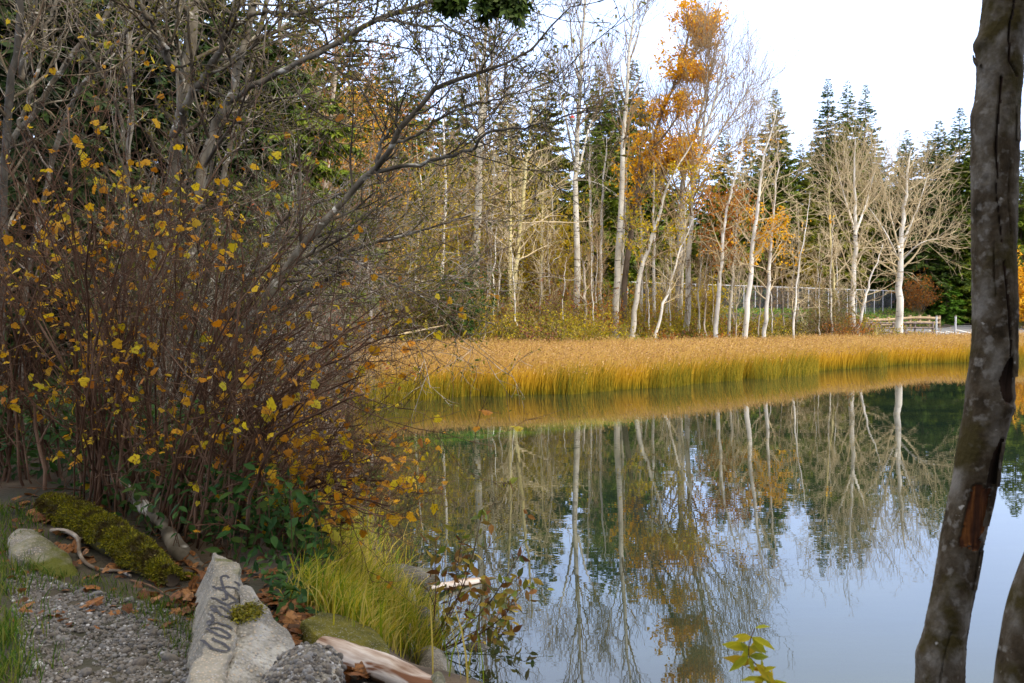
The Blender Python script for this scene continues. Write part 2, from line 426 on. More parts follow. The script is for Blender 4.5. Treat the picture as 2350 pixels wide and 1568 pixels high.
mk = mixc(nt, 1.0, mixc(nt, 1.0, mk1, mk2, 'MULTIPLY'), ramp(nt, noise(nt, 1.6, 4, (.6, 1.4, 1)), [(.15, .15, .15), (1, 1, 1)], [.35, .6]), 'MULTIPLY')
cw = mixc(nt, mk, cw, (.05, .12, .018))
nt.links.new(cw, p.inputs['Base Color']); p.inputs['Roughness'].default_value = 0.0; p.inputs['IOR'].default_value = 1.62
h1 = noise(nt, 2.6, 2, (.55, 1.5, 1)); h2 = noise(nt, .5, 2, (.5, 1.5, 1))
mt = nt.nodes.new("ShaderNodeMath"); mt.operation = 'MULTIPLY_ADD'; mt.inputs[1].default_value = 0.5
nt.links.new(h1, mt.inputs[0]); nt.links.new(h2, mt.inputs[2])
bumpn(nt, p, mt.outputs[0], .0055, .2)
g = Geo(); g.add([(-60, -30, 0), (300, -30, 0), (300, 90, 0), (-60, 90, 0)], [[0, 1, 2, 3]])
tag(g.build('lake_water', m), kind='structure')

# ------------------------------------------------------------------ bare and autumn trees
def far_tree(name, label, cat, pts, D, wpx, bark, twig, limbs, leaves=None, group=None, forks=(), sub=(6, 3), zg=None, dy=0.0, top=.15, lmul=1.0, rmin=.010, rg=None, clip=None):
    """pts: the trunk's course, foot first; limbs: dict for the main limbs; leaves: (material, count, size, height range in t)"""
    rg = rg or np.random.default_rng(abs(hash_s(name + label)) % 99991)
    P = [at(x, y, D + dy * i) for i, (x, y) in enumerate(pts)]
    b = P[0].copy(); b[2] = tz(b[0], b[1]) - .1
    if b[2] < P[0][2] - .2: P = [b] + P
    else: P[0] = b
    T = poly(P, 18); k = np.linspace(0, 1, 18)
    T[1:, 1] += rg.normal(0, .08, 17); T[1:-1, 0] += rg.normal(0, .03, 16)
    R = wpx * D / FPX / 2 * (1 - (1 - top) * k ** 1.1); R[0] *= 1.25
    root = thing(name, T[0], label, cat, group)
    g = Geo(); tubes(g, T, R, 10)
    Ps, Rs = [T[None]], [R[None]]
    for fp, fw in forks:
        Fp = poly([at(x, y, D + rg.normal(0, .6)) for x, y in fp], 18); Fr = fw * D / FPX / 2 * (1 - .85 * k)
        tubes(g, Fp, Fr, 7); Ps.append(Fp[None]); Rs.append(Fr[None])
    g.build('trunk', M[bark], root, T[0])
    P0 = np.concatenate(Ps); R0 = np.concatenate(Rs)
    lb = dict(n=16, t=(.25, .98), ang=(35, 65), ln=(2, 4), up=.12, wob=.12, taper=.4); lb.update(limbs)
    n = lb.pop('n')
    P1, R1 = spawn(P0, R0, n, K=8, rf=.42, rend=.3, rmin=rmin * 1.4, absl=True, rg=rg, **lb)
    P2, R2 = spawn(P1, R1, sub[0], (.15, 1), (25, 60), (.22 * lmul, .5 * lmul), lb['up'] * .8, .16, 5, .6, .4, rmin, rg=rg)
    P3, R3 = spawn(P2, R2, sub[1], (.1, 1), (25, 60), (.25, .6), lb['up'] * .6, .18, 4, .6, .5, rmin * .62, rg=rg)
    g = Geo(); tubes(g, P1, R1, 5); tubes(g, P2, R2, 4); tubes(g, P3, R3, 3)
    g.build('crown', M[twig], root, T[0])
    if leaves:
        for mt_, cnt, sz, zr in leaves:
            pos, dr = along(P3, 3, rg)
            z0, z1 = at(1175, zr[1], D)[2], at(1175, zr[0], D)[2]
            cl = vnoise(pos, .55, 5, 2)
            ok = (pos[:, 2] > z0) & (pos[:, 2] < z1) & (cl > -.12)
            pos = pos[ok]
            if len(pos) > cnt: pos = pos[rg.choice(len(pos), cnt, False)]
            pos = np.repeat(pos, 2, 0) + rg.normal(0, .10, (len(pos) * 2, 3))
            g = Geo(); inst(g, *KITE, pos, rotmats(len(pos), rg=rg), sz * (.6 + .8 * rg.random(len(pos))))
            g.build('leaves', M[mt_], root, T[0])
    return root

def hash_s(s):
    h = 7
    for ch in s: h = (h * 131 + ord(ch)) & 0x7fffffff
    return h

UPR = dict(n=26, t=(.3, .97), ang=(28, 55), ln=(2.5, 5), up=.22, taper=.55)
far_tree('bare_tree', 'massive bare tree with furrowed tan trunk, the thickest trunk across the water', 'tree',
         [(1090, 780), (1090, 640), (1096, 500), (1101, 350), (1110, 150), (1122, -60)], 60, 25, 'bark_pale', 'twig_tan',
         dict(n=28, t=(.2, .97), ang=(35, 70), ln=(3, 7), up=.10, taper=.5), forks=[([(1102, 330), (1128, 150), (1150, -40)], 12), ([(1100, 395), (1130, 300), (1170, 200)], 7)], sub=(6, 3))
far_tree('bare_tree', 'twin-stemmed bare tree whose right stem is coated in yellow lichen', 'tree',
         [(1168, 780), (1180, 640), (1188, 560), (1200, 450), (1214, 330), (1222, 200)], 57, 15, 'bark_yellow', 'twig_pale',
         dict(n=30, t=(.3, .98), ang=(40, 75), ln=(2.5, 5.5), up=.06, taper=.3), forks=[([(1168, 740), (1170, 600), (1172, 480), (1168, 350), (1160, 220)], 11)], sub=(6, 3))
far_tree('bare_tree', 'tall straight pale tree with an upright forked crown passing behind the red and white bobber', 'tree',
         [(1325, 770), (1324, 600), (1321, 450), (1324, 330), (1332, 180), (1340, 0), (1344, -120)], 58, 17, 'bark_pale', 'twig_tan',
         dict(n=24, t=(.5, .97), ang=(28, 50), ln=(2.5, 4.5), up=.2, taper=.5),
         forks=[([(1320, 385), (1300, 280), (1288, 225), (1278, 150)], 7), ([(1328, 395), (1350, 300), (1372, 250), (1385, 200)], 6), ([(1330, 200), (1312, 80), (1300, -30)], 5)])
far_tree('bare_tree', 'tall slim pale tree tilting to the right beside the orange-leaved tree', 'tree',
         [(1411, 760), (1415, 640), (1424, 480), (1430, 340), (1437, 190), (1452, 60), (1465, -110)], 58, 17, 'bark_pale', 'twig_tan',
         dict(n=26, t=(.45, .97), ang=(28, 50), ln=(2, 4.2), up=.2, taper=.5), forks=[([(1440, 160), (1470, 60), (1500, -20)], 5), ([(1432, 300), (1405, 200), (1390, 120)], 4)])
far_tree('autumn_tree', 'slanting brown-barked tree still holding bright orange leaves up to its high tip', 'tree',
         [(1428, 760), (1437, 620), (1452, 500), (1465, 420), (1490, 345), (1520, 260), (1552, 180), (1580, 80), (1578, 25)], 61, 16, 'bark_brown', 'twig_tan',
         dict(n=44, t=(.3, 1.0), ang=(25, 60), ln=(1.6, 3.8), up=.2, taper=.45),
         leaves=[('leaf_orange', 6500, .22, (0, 185)), ('leaf_orange', 6500, .21, (225, 620))],
         forks=[([(1490, 350), (1540, 290), (1600, 190), (1632, 160)], 6), ([(1545, 190), (1590, 130), (1608, 70)], 5), ([(1455, 490), (1500, 420), (1560, 380)], 5)], sub=(6, 3))
far_tree('bare_tree', 'crooked grey tree with an S-bent lower trunk', 'tree',
         [(1452, 765), (1460, 690), (1468, 625), (1492, 560), (1512, 500), (1527, 440), (1560, 375), (1590, 325)], 55, 14, 'bark_pale', 'twig_tan',
         dict(n=22, t=(.35, .98), ang=(40, 75), ln=(1.8, 4), up=.06, taper=.3), leaves=[('leaf_gold', 3500, .17, (380, 640))])
far_tree('bare_tree', 'dark grey upright trunk just behind a whiter one, orange foliage around it', 'tree',
         [(1556, 750), (1560, 640), (1564, 500), (1570, 400), (1590, 320), (1620, 220), (1640, 120)], 63, 20, 'bark_grey', 'twig_tan',
         dict(n=30, t=(.35, .97), ang=(30, 60), ln=(3, 6), up=.14, taper=.4), forks=[([(1570, 420), (1545, 330), (1520, 240)], 7)], leaves=[('leaf_orange', 5000, .19, (300, 590))])
far_tree('bare_tree', 'pale tree with the broadest leafless crown, fanning beside the orange tip', 'tree',
         [(1575, 775), (1580, 640), (1586, 500), (1594, 400), (1612, 320), (1640, 230), (1668, 120)], 57, 15, 'bark_pale', 'twig_tan',
         dict(n=30, t=(.42, 1.0), ang=(22, 52), ln=(3.2, 6.5), up=.16, taper=.45),
         forks=[([(1596, 400), (1640, 320), (1690, 250), (1725, 190)], 7), ([(1605, 350), (1620, 240), (1625, 130)], 6), ([(1600, 390), (1660, 355), (1710, 320)], 5)], sub=(6, 3), leaves=[('leaf_orange', 1500, .18, (330, 480))])
far_tree('bare_tree', 'thin white tree slanting up to the right under the orange branches', 'tree',
         [(1506, 775), (1518, 710), (1538, 660), (1552, 600), (1575, 540), (1592, 500)], 54, 8, 'bark_white', 'twig_pale',
         dict(n=14, t=(.3, .98), ang=(35, 70), ln=(1.2, 2.6), up=.08), sub=(6, 5))
far_tree('bare_tree', 'slim white-barked tree curving right, first of the white row before the court fence', 'tree',
         [(1643, 770), (1649, 690), (1655, 610), (1662, 530), (1676, 450), (1696, 370), (1706, 300)], 55, 12, 'bark_white', 'twig_pale',
         dict(n=26, t=(.3, .98), ang=(35, 70), ln=(1.8, 3.8), up=.1, taper=.35), leaves=[('leaf_rust', 700, .17, (430, 620))])
far_tree('bare_tree', 'slender grey-white tree between two stouter white trunks', 'tree',
         [(1672, 765), (1680, 660), (1686, 570), (1693, 480), (1702, 400)], 57, 8, 'bark_pale', 'twig_pale',
         dict(n=20, t=(.3, .98), ang=(35, 70), ln=(1.5, 3), up=.1), leaves=[('leaf_rust', 600, .17, (430, 640))])
far_tree('bare_tree', 'white tree slanting right with long arching side limbs and a clump of orange leaves', 'tree',
         [(1708, 768), (1718, 680), (1726, 590), (1736, 500), (1748, 400), (1766, 320), (1785, 250)], 54, 14, 'bark_white', 'twig_pale',
         dict(n=28, t=(.3, .98), ang=(40, 70), ln=(2, 4), up=.10, taper=.4), leaves=[('leaf_orange', 1500, .17, (470, 620))])
far_tree('bare_tree', 'pale tree carrying a low spray of deep orange leaves above the court fence', 'tree',
         [(1754, 765), (1762, 680), (1768, 590), (1774, 500), (1782, 420), (1786, 330)], 55, 11, 'bark_white', 'twig_pale',
         dict(n=28, t=(.25, .98), ang=(40, 75), ln=(2, 4.4), up=.06, taper=.3), leaves=[('leaf_orange', 2200, .18, (500, 610))])
far_tree('bare_tree', 'thin bright white tree in front of the golden conifer', 'tree',
         [(1821, 770), (1826, 700), (1832, 620), (1842, 560), (1853, 500), (1860, 440)], 53, 6, 'bark_white', 'twig_pale',
         dict(n=20, t=(.25, .98), ang=(45, 80), ln=(1.2, 3.0), up=.02), sub=(7, 5))
far_tree('bare_tree', 'yellowish thin leaning trunk left of the broad oval bare crown', 'tree',
         [(1917, 735), (1911, 650), (1905, 560), (1904, 470), (1908, 380)], 58, 8, 'bark_yellow', 'twig_pale',
         dict(n=24, t=(.3, .98), ang=(45, 80), ln=(1.5, 3.5), up=.04))
far_tree('bare_tree', 'bare tree with a broad oval crown of white limbs below the three conifer spires', 'tree',
         [(1955, 745), (1958, 660), (1962, 570), (1963, 480), (1960, 400), (1962, 320)], 60, 15, 'bark_white', 'twig_pale',
         dict(n=22, t=(.3, 1.0), ang=(28, 52), ln=(2.8, 5.5), up=.13, taper=.4), forks=[([(1962, 540), (1990, 460), (2010, 380)], 7), ([(1962, 530), (1935, 440), (1918, 370)], 6)], sub=(6, 3))
far_tree('bare_tree', 'small bare tree leaning right in the gap before the last spreading white tree', 'tree',
         [(1972, 755), (1985, 690), (1997, 640), (2012, 600), (2028, 560)], 58, 9, 'bark_white', 'twig_pale',
         dict(n=22, t=(.3, .98), ang=(40, 75), ln=(1.5, 3.5), up=.02))
far_tree('bare_tree', 'white spreading tree with drooping limbs beside the rail fence, last before the foreground trunk', 'tree',
         [(2064, 772), (2065, 700), (2065, 630), (2067, 570), (2075, 480), (2082, 410), (2090, 345)], 61, 19, 'bark_white', 'twig_pale',
         dict(n=22, t=(.3, 1.0), ang=(35, 65), ln=(3, 5.4), up=.07, taper=.4), forks=[([(2066, 580), (2045, 500), (2030, 430)], 7), ([(2070, 560), (2105, 480), (2130, 400)], 7), ([(2064, 600), (2030, 530), (1990, 470)], 6), ([(2068, 600), (2110, 560), (2160, 545)], 5)], sub=(6, 3))
# left of the thick trunk, further round the bay
far_tree('bare_tree', 'mottled white trunk with a leafless fork, first one left of the thick tan trunk', 'tree',
         [(1008, 780), (1012, 640), (1020, 500), (1022, 380), (1018, 250), (1016, 120)], 52, 11, 'bark_white', 'twig_tan',
         dict(n=30, t=(.3, .98), ang=(35, 65), ln=(2.2, 4.5), up=.12, taper=.4))
far_tree('bare_tree', 'thin white dead-topped trunk against dark conifers near the arching limbs', 'tree',
         [(955, 780), (953, 640), (958, 540), (968, 430), (958, 370), (955, 320)], 50, 9, 'bark_white', 'twig_pale',
         dict(n=14, t=(.4, .98), ang=(35, 65), ln=(1.2, 2.6), up=.1), sub=(5, 4))
far_tree('bare_tree', 'pale reddish trunk glimpsed behind the twigs of the leaning alder', 'tree',
         [(896, 790), (890, 640), (893, 500), (900, 400), (905, 280), (900, 150)], 48, 10, 'bark_tan', 'twig_tan',
         dict(n=30, t=(.3, .98), ang=(35, 65), ln=(2, 4), up=.1, taper=.4), leaves=[('leaf_rust', 1500, .15, (0, 420))])
far_tree('autumn_tree', 'tall tan tree with rusty brown leaves thinning across the sky behind the arching limb', 'tree',
         [(740, 800), (745, 600), (750, 400), (765, 200), (775, 40), (785, -120)], 40, 22, 'bark_tan', 'twig_tan',
         dict(n=46, t=(.25, .98), ang=(35, 70), ln=(2.5, 5.5), up=.1, taper=.35), leaves=[('leaf_rust', 13000, .105, (-150, 470))], sub=(6, 3))
far_tree('autumn_tree', 'smaller rusty-leaved tree filling the gap beside the dark conifer wood', 'tree',
         [(850, 800), (850, 640), (845, 500), (850, 380), (862, 230)], 44, 13, 'bark_grey', 'twig_tan',
         dict(n=40, t=(.25, .98), ang=(35, 70), ln=(2, 4.2), up=.1, taper=.35), leaves=[('leaf_orange', 5000, .11, (150, 620))], sub=(6, 3))
far_tree('dead_tree', 'dark bare leaning stem above the green bush at the water edge', 'tree',
         [(1042, 790), (1052, 720), (1072, 660), (1088, 618)], 50, 8, 'bark_dark', 'twig_grey', dict(n=5, t=(.4, .95), ang=(35, 65), ln=(.8, 1.8), up=.0), sub=(4, 4), top=.5)
far_tree('dead_tree', 'short broken grey snag between the straight pale tree and the slim tilting tree', 'tree',
         [(1345, 770), (1343, 700), (1342, 640), (1340, 600)], 55, 8, 'bark_tan', 'twig_pale', dict(n=5, t=(.5, .95), ang=(25, 45), ln=(.8, 1.8), up=.1), sub=(3, 3), top=.6)
srg = np.random.default_rng(31)
for x, y0, dx, w_, D in [(1235, 560, 12, 5, 56), (1265, 520, -8, 5, 60), (1290, 590, 10, 4, 55), (1365, 560, 6, 5, 60), (1388, 560, -10, 4, 56), (1480, 560, 5, 5, 60), (1535, 520, 8, 4, 57),
                          (1600, 540, 12, 5, 58), (1620, 580, 4, 5, 55), (1632, 560, -6, 4, 60), (1690, 600, 10, 4, 54), (1740, 590, 14, 4, 57), (1800, 600, -8, 4, 58), (1880, 600, 5, 4, 57),
                          (980, 520, 10, 6, 55), (930, 560, -8, 5, 53), (1045, 500, 6, 6, 56), (1140, 520, 16, 7, 60), (1070, 560, -10, 5, 58)] + [(850 + 1080 * srg.random(), 470 + 150 * srg.random(), srg.normal(0, 12), 3.5 + 3 * srg.random(), 53 + 9 * srg.random()) for _ in range(22)]:
    far_tree('sapling', 'thin bare sapling rising from the brush between the taller trunks', 'sapling',
             [(x, 775), (x + dx * .4 + srg.normal(0, 3), (775 + y0) / 2), (x + dx, y0)], D, w_, srg.choice(['bark_pale', 'bark_tan', 'bark_white']), srg.choice(['twig_pale', 'twig_tan']),
             dict(n=11, t=(.3, .98), ang=(25, 50), ln=(1.0, 2.4), up=.14), group='thin saplings along the far shore', sub=(6, 5), rg=np.random.default_rng(int(x)))

for i, x in enumerate(np.linspace(925, 1560, 15) + srg.normal(0, 14, 15)):
    y0 = 230 + 220 * srg.random(); dx = srg.normal(4, 14); D = 60 + 8 * srg.random()
    far_tree('slender_tree', 'slender pale bare trunk in the screen of trees behind the brush', 'tree', [(x, 775), (x + dx * .4 + srg.normal(0, 4), (775 + y0) / 2), (x + dx, y0)], D, 8 + 3 * srg.random(), srg.choice(['bark_pale', 'bark_white', 'bark_yellow']), 'twig_pale',
             dict(n=18, t=(.35, .98), ang=(28, 55), ln=(1.4, 3.2), up=.14, taper=.4), group='slender trunks screening the far bank', sub=(5, 3), rg=np.random.default_rng(700 + i))

# ------------------------------------------------------------------ conifers
def conifer(name, label, x, ytip, D, rad, mat, base_t=.08, dens=2.7, spray_len=.6, droop=.25, cat='conifer', group=None, seed=0, zb=None, skip=0.0, ctop=None):
    rg = np.random.default_rng(seed + int(x * 7 + D))
    tip = at(x, ytip, D); b = np.array([tip[0], tip[1], tz(tip[0], tip[1]) - .2 if zb is None else zb])
    H = tip[2] - b[2]
    root = thing(name, b, label, cat, group)
    k = np.linspace(0, 1, 14); T = b + (tip - b) * k[:, None]; T[1:-1, :2] += rg.normal(0, .05, (12, 2))
    R = np.maximum(.013 * H * (1 - k), .01)
    g = Geo(); tubes(g, T, R, 8); g.build('trunk', M['bark_brown'], root, b)
    top = ctop if ctop else 1.0
    nb = int(H * 11 * dens * min(1, top))
    t = base_t + (top - base_t) * (1 - rg.random(nb) ** 1.0); t = np.sort(t); t = np.minimum(t, .995)
    az = np.arange(nb) * 2.39996 + rg.normal(0, .4, nb)
    prof = np.minimum(((1 - t) / .8) ** .8, 1.0 - .25 * (t < .25)) 
    L = rad * prof * (.5 + .6 * rg.random(nb) ** .8) * (1 + .35 * vnoise(np.stack([np.cos(az) * 1.5, np.sin(az) * 1.5, t * 24 + seed], -1), 1.0, 3, 2)) + .16
    el = np.radians(-6 + 34 * t ** 2.5 + rg.normal(0, 11, nb))
    K = 7; P = np.empty((nb, K, 3)); P[:, 0] = b + (tip - b) * t[:, None]
    d = np.stack([np.cos(az) * np.cos(el), np.sin(az) * np.cos(el), np.sin(el)], -1)
    for i in range(1, K):
        d = unit(d + np.array([0, 0, (-droop if i < 4 else droop * .7)]) * .45 + rg.normal(0, .05, (nb, 3)))
        P[:, i] = P[:, i - 1] + d * (L / (K - 1))[:, None]
    Rb = np.maximum(.012 * L[:, None] * (1 - .8 * np.linspace(0, 1, K)), .004)
    g = Geo(); tubes(g, P, Rb, 3, 1)
    # sprays of needles along every bough
    cnt = np.maximum((L / spray_len * 7).astype(int), 4)
    i0 = np.repeat(np.arange(nb), cnt); s = np.sqrt(rg.random(len(i0))) * (K - 1) * .999
    i = s.astype(int); f = (s - i)[:, None]
    pos = P[i0, i] * (1 - f) + P[i0, i + 1] * f; T_ = unit(P[i0, i + 1] - P[i0, i])
    side = unit(np.cross(T_, np.array([0, 0, 1.0]))) * np.where(rg.random(len(i0)) < .5, 1, -1)[:, None]
    dd = unit(T_ * (.5 + .6 * rg.random(len(i0)))[:, None] + side * (.2 + .9 * rg.random(len(i0)))[:, None] + np.array([0, 0, -1.0]) * (.05 + droop * 1.2 * rg.random(len(i0)))[:, None])
    sl = spray_len * (.55 + .7 * rg.random(len(i0))) * np.minimum(1, .45 + L[i0] / rad) * (.62 + .38 * np.minimum(1, (1 - t[i0]) * 2.2))
    sc = np.stack([sl * 1.0, sl, sl], -1)
    inst(g, *SPRAY, pos, frames(dd + rg.normal(0, .08, dd.shape), unit(np.array([0, 0, 1.0]) + rg.normal(0, .45, (len(dd), 3)))), sc)
    g.build('crown', [M[mat], M['bark_brown']], root, b)
    return root

C_ = 'conifer_tree'
for a in [
    ('slim dark spire peeking out at left of the tall straight pale tree', 1250, 150, 84, 3.4, 'needle_olive'),
    ('leftmost dark spire of the trio between the two tall pale trees', 1375, 148, 88, 3.6, 'needle_mid'),
    ('middle narrow spire of the trio between the two tall pale trees', 1413, 158, 92, 3.0, 'needle_blue'),
    ('right-hand full spire of the trio, half hidden by the slim tilting tree', 1455, 138, 96, 4.0, 'needle_mid'),
    ('short conifer seen under the broadest leafless crown', 1662, 298, 104, 3.4, 'needle_olive'),
    ('small pointed conifer between the broad leafless crown and the tall lone spire', 1722, 300, 106, 2.6, 'needle_blue'),
    ('tall lone dark conifer spire behind the slanting white tree', 1780, 205, 108, 4.2, 'needle_mid'),
    ('left and tallest of the three clustered spires, with ragged layered boughs', 1900, 180, 116, 3.8, 'needle_blue'),
    ('middle of the three clustered spires, with the bushiest head', 1945, 186, 114, 4.2, 'needle_mid'),
    ('right of the three clustered spires, with a whip-thin leader', 1987, 195, 115, 3.8, 'needle_blue'),
    ('olive green bushy conifer in front of the three clustered spires', 1935, 296, 112, 4.6, 'needle_olive'),
    ('sparse conifer with open tiers behind the white spreading tree', 2081, 298, 118, 3.6, 'needle_blue'),
    ('green conifer with a narrow tip just right of the white spreading tree', 2155, 276, 111, 5.0, 'needle_mid'),
    ('blue-green conifer with a feathery top next to the foreground trunk', 2204, 248, 113, 4.6, 'needle_blue'),
    ('conifer whose tip is cut off by the foreground trunk', 2240, 288, 110, 4.6, 'needle_mid'),
    ('conifer glimpsed on the far right beyond the foreground trunk', 2345, 345, 96, 4.8, 'needle_mid'),
    ('bushy conifer hiding behind the orange-leaved tree', 1500, 350, 99, 4.2, 'needle_olive'),
    ('low dark conifer between the white row and the lone spire', 1838, 330, 110, 3.6, 'needle_olive'),
    ('conifer rising behind the thick tan trunk', 1165, 210, 86, 3.8, 'needle_olive'),
    ('dark conifer left of the thick tan trunk with a lopsided top', 1050, 190, 80, 4.0, 'needle_mid'),
    ('conifer behind the tall rusty-leaved tree', 690, -60, 52, 3.6, 'needle_mid'),
    ('conifer between the two rusty-leaved trees', 800, 30, 58, 3.8, 'needle_olive'),
    ('conifer just right of the smaller rusty-leaved tree', 880, 110, 62, 3.8, 'needle_mid'),
    ('tall conifer behind the leaning alder tips, left of the sky gap', 952, 150, 76, 4.2, 'needle_mid'),
]:
    conifer(C_, *a)
conifer(C_, 'full bright-needled conifer filling the space between the two tall pale trees', 1370, 300, 72, 4.6, 'needle_mid', base_t=.12, dens=1.3)
conifer(C_, 'spreading dark green conifer low behind the tall straight pale tree', 1290, 400, 74, 4.0, 'needle_dark', base_t=.05, dens=1.3)
conifer(C_, 'golden yellow conifer behind the thin bright white tree', 1828, 520, 104, 3.5, 'needle_gold', base_t=.10, dens=2.2, spray_len=.4)
conifer(C_, 'bright green young conifer at the edge of the car park', 2172, 640, 107, 2.7, 'needle_bright', base_t=.0, dens=2.5, spray_len=.4)
conifer(C_, 'large dark conifer with a bare brown lower trunk beside the car park', 2128, 300, 109, 6.2, 'needle_dark', base_t=.16, dens=1.2)
# woods closing the view between the single trees
frg = np.random.default_rng(5)
wood = [(x, y, D, r, m_) for x, y, D, r, m_ in zip(
    np.linspace(880, 2420, 46) + frg.normal(0, 12, 46), 400 + frg.normal(0, 60, 46), 118 + frg.random(46) * 22, 3.5 + frg.random(46) * 2, frg.choice(['needle_mid', 'needle_olive', 'needle_dark', 'needle_blue'], 46))]
def wood_mass():
    gs = {}
    keep = []
    for x, y, D, r, m_ in wood:
        o = conifer('woods_piece', 'x', x, y, D, r, m_, dens=1.3, spray_len=.95)
        keep.append(o)
    objs = [c for o in keep for c in o.children]
    g = Geo(); mats = ['needle_mid', 'needle_olive', 'needle_dark', 'needle_blue', 'bark_brown']
    for c in objs:
        me = c.data; n = len(me.vertices); co = np.empty(n * 3, np.float32); me.vertices.foreach_get('co', co)
        co = co.reshape(-1, 3) + np.array(c.parent.location, np.float32)
        nl = np.empty(len(me.loops), np.int32); me.loops.foreach_get('vertex_index', nl)
        mi = np.empty(len(me.polygons), np.int32); me.polygons.foreach_get('material_index', mi)
        F = nl.reshape(-1, 4)
        names = [q.name for q in me.materials]
        off = g.n; g.V.append(co); g.n += n
        for j, nm in enumerate(names):
            if (mi == j).any(): g.F.append((F[mi == j].astype(np.int64) + off, mats.index(nm)))
    for c in objs:
        me = c.data; bpy.data.objects.remove(c); bpy.data.meshes.remove(me)
    for o in keep: bpy.data.objects.remove(o)
    return tag(g.build('distant_woods', [M[q] for q in mats]), 'dense green wood closing the view behind the single trees', 'woods', kind='stuff')
wood_mass()
def shade_trees():  # out-of-view conifers, placed so their shade falls on the foreground
    g = Geo(); mats = ['needle_dark', 'bark_brown']
    for i, (x, y, r) in enumerate([(2, -5.5, 3.2), (7.6, -1.3, 2.3), (-4.5, -5.5, 3.4)]):
        rg = np.random.default_rng(90 + i); H = 19 + 4 * rg.random(); nb = 210; t = .10 + .88 * rg.random(nb); az = np.arange(nb) * 2.39996
        L = r * np.minimum(((1 - t) / .6) ** .8, 1) * (.6 + .5 * rg.random(nb)) + .2
        b = np.array([x, y, 1.1]); T = np.stack([np.full(8, x), np.full(8, y), np.linspace(1.0, H, 8)], -1); tubes(g, T, np.linspace(.24, .03, 8), 8, 1)
        P0 = np.stack([np.full(nb, x), np.full(nb, y), 1.1 + t * H], -1); d = np.stack([np.cos(az), np.sin(az), -.15 + .3 * t], -1); k = np.linspace(0, 1, 5)[None, :, None]
        P = P0[:, None] + d[:, None] * L[:, None, None] * k - np.array([0, 0, .25]) * L[:, None, None] * k ** 2; tubes(g, P, np.full((nb, 5), .02), 3, 1)
        pos, dr = along(P, 40, rg, .1); dd = unit(dr + rg.normal(0, .6, dr.shape)); inst(g, *SPRAY, pos, frames(dd, unit(np.array([0, 0, 1.]) + rg.normal(0, .5, dr.shape))), .5 + .35 * rg.random(len(pos)))
    tag(g.build('shade_woods', [M[q] for q in mats]), 'unseen dense dark conifers placed behind the viewer to shade the near bank', 'woods', kind='stuff')
shade_trees()
# the dark stand on the near left bank
for i, (lab, x, yt, D, r) in enumerate([
    ('dark conifer at the left edge, deepest in shade', 40, -900, 19, 2.8),
    ('dark conifer with hanging fronds behind the leaning white alders', 190, -820, 23, 3.0),
    ('dark conifer behind the forked alder trunk', 360, -700, 25, 3.0),
    ('green conifer with sunlit fronds right of the forked alder trunk', 510, -560, 28, 3.2),
    ('conifer with light green tips behind the long arching limb', 640, -300, 34, 3.4),
    ('shaded conifer left of the rusty-leaved tall tree', 560, -80, 42, 3.6),
    ('conifer deep in shade behind the dark lichen-banded trunk', 110, -420, 33, 3.8),
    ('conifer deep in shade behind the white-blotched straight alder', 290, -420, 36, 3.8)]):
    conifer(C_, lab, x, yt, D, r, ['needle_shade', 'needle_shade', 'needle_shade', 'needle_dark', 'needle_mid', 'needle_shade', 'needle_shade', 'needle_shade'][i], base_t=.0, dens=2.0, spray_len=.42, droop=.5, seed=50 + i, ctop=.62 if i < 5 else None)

# ------------------------------------------------------------------ far shore brush
def brush(g, c, r, h, n, rg, mi_t, mi_l=None, leafn=0, ls=.1):
    """a twiggy bush: stems from a base, twigs and small leaves"""
    a = rg.random(n) * 6.28; rr = r * .3 * np.sqrt(rg.random(n))
    b = np.stack([c[0] + np.cos(a) * rr, c[1] + np.sin(a) * rr, np.full(n, c[2])], -1)
    ti = b + np.stack([np.cos(a) * r * rg.random(n), np.sin(a) * r * rg.random(n), h * (.5 + .6 * rg.random(n))], -1)
    k = np.linspace(0, 1, 5)[None, :, None]
    P = b[:, None] * (1 - k) + ti[:, None] * k + rg.normal(0, .06 * h, (n, 5, 3)) * k * (1.3 - k)
    R = np.full((n, 1), .014) * (1 - .6 * k[:, :, 0])
    P2, R2 = spawn(P, R, 5, (.2, 1), (25, 60), (.3, .6), .05, .2, 4, .7, .5, .006, rg=rg)
    P3, R3 = spawn(P2, R2, 3, (.2, 1), (25, 60), (.3, .7), .05, .2, 3, .7, .5, .005, rg=rg)
    tubes(g, P, R, 3, mi_t); tubes(g, P2, R2, 3, mi_t); tubes(g, P3, R3, 3, mi_t)
    if mi_l is not None:
        pos, _ = along(P3, leafn, rg); inst(g, *KITE, pos, rotmats(len(pos), rg=rg), ls * (.6 + .8 * rg.random(len(pos))), mi_l)

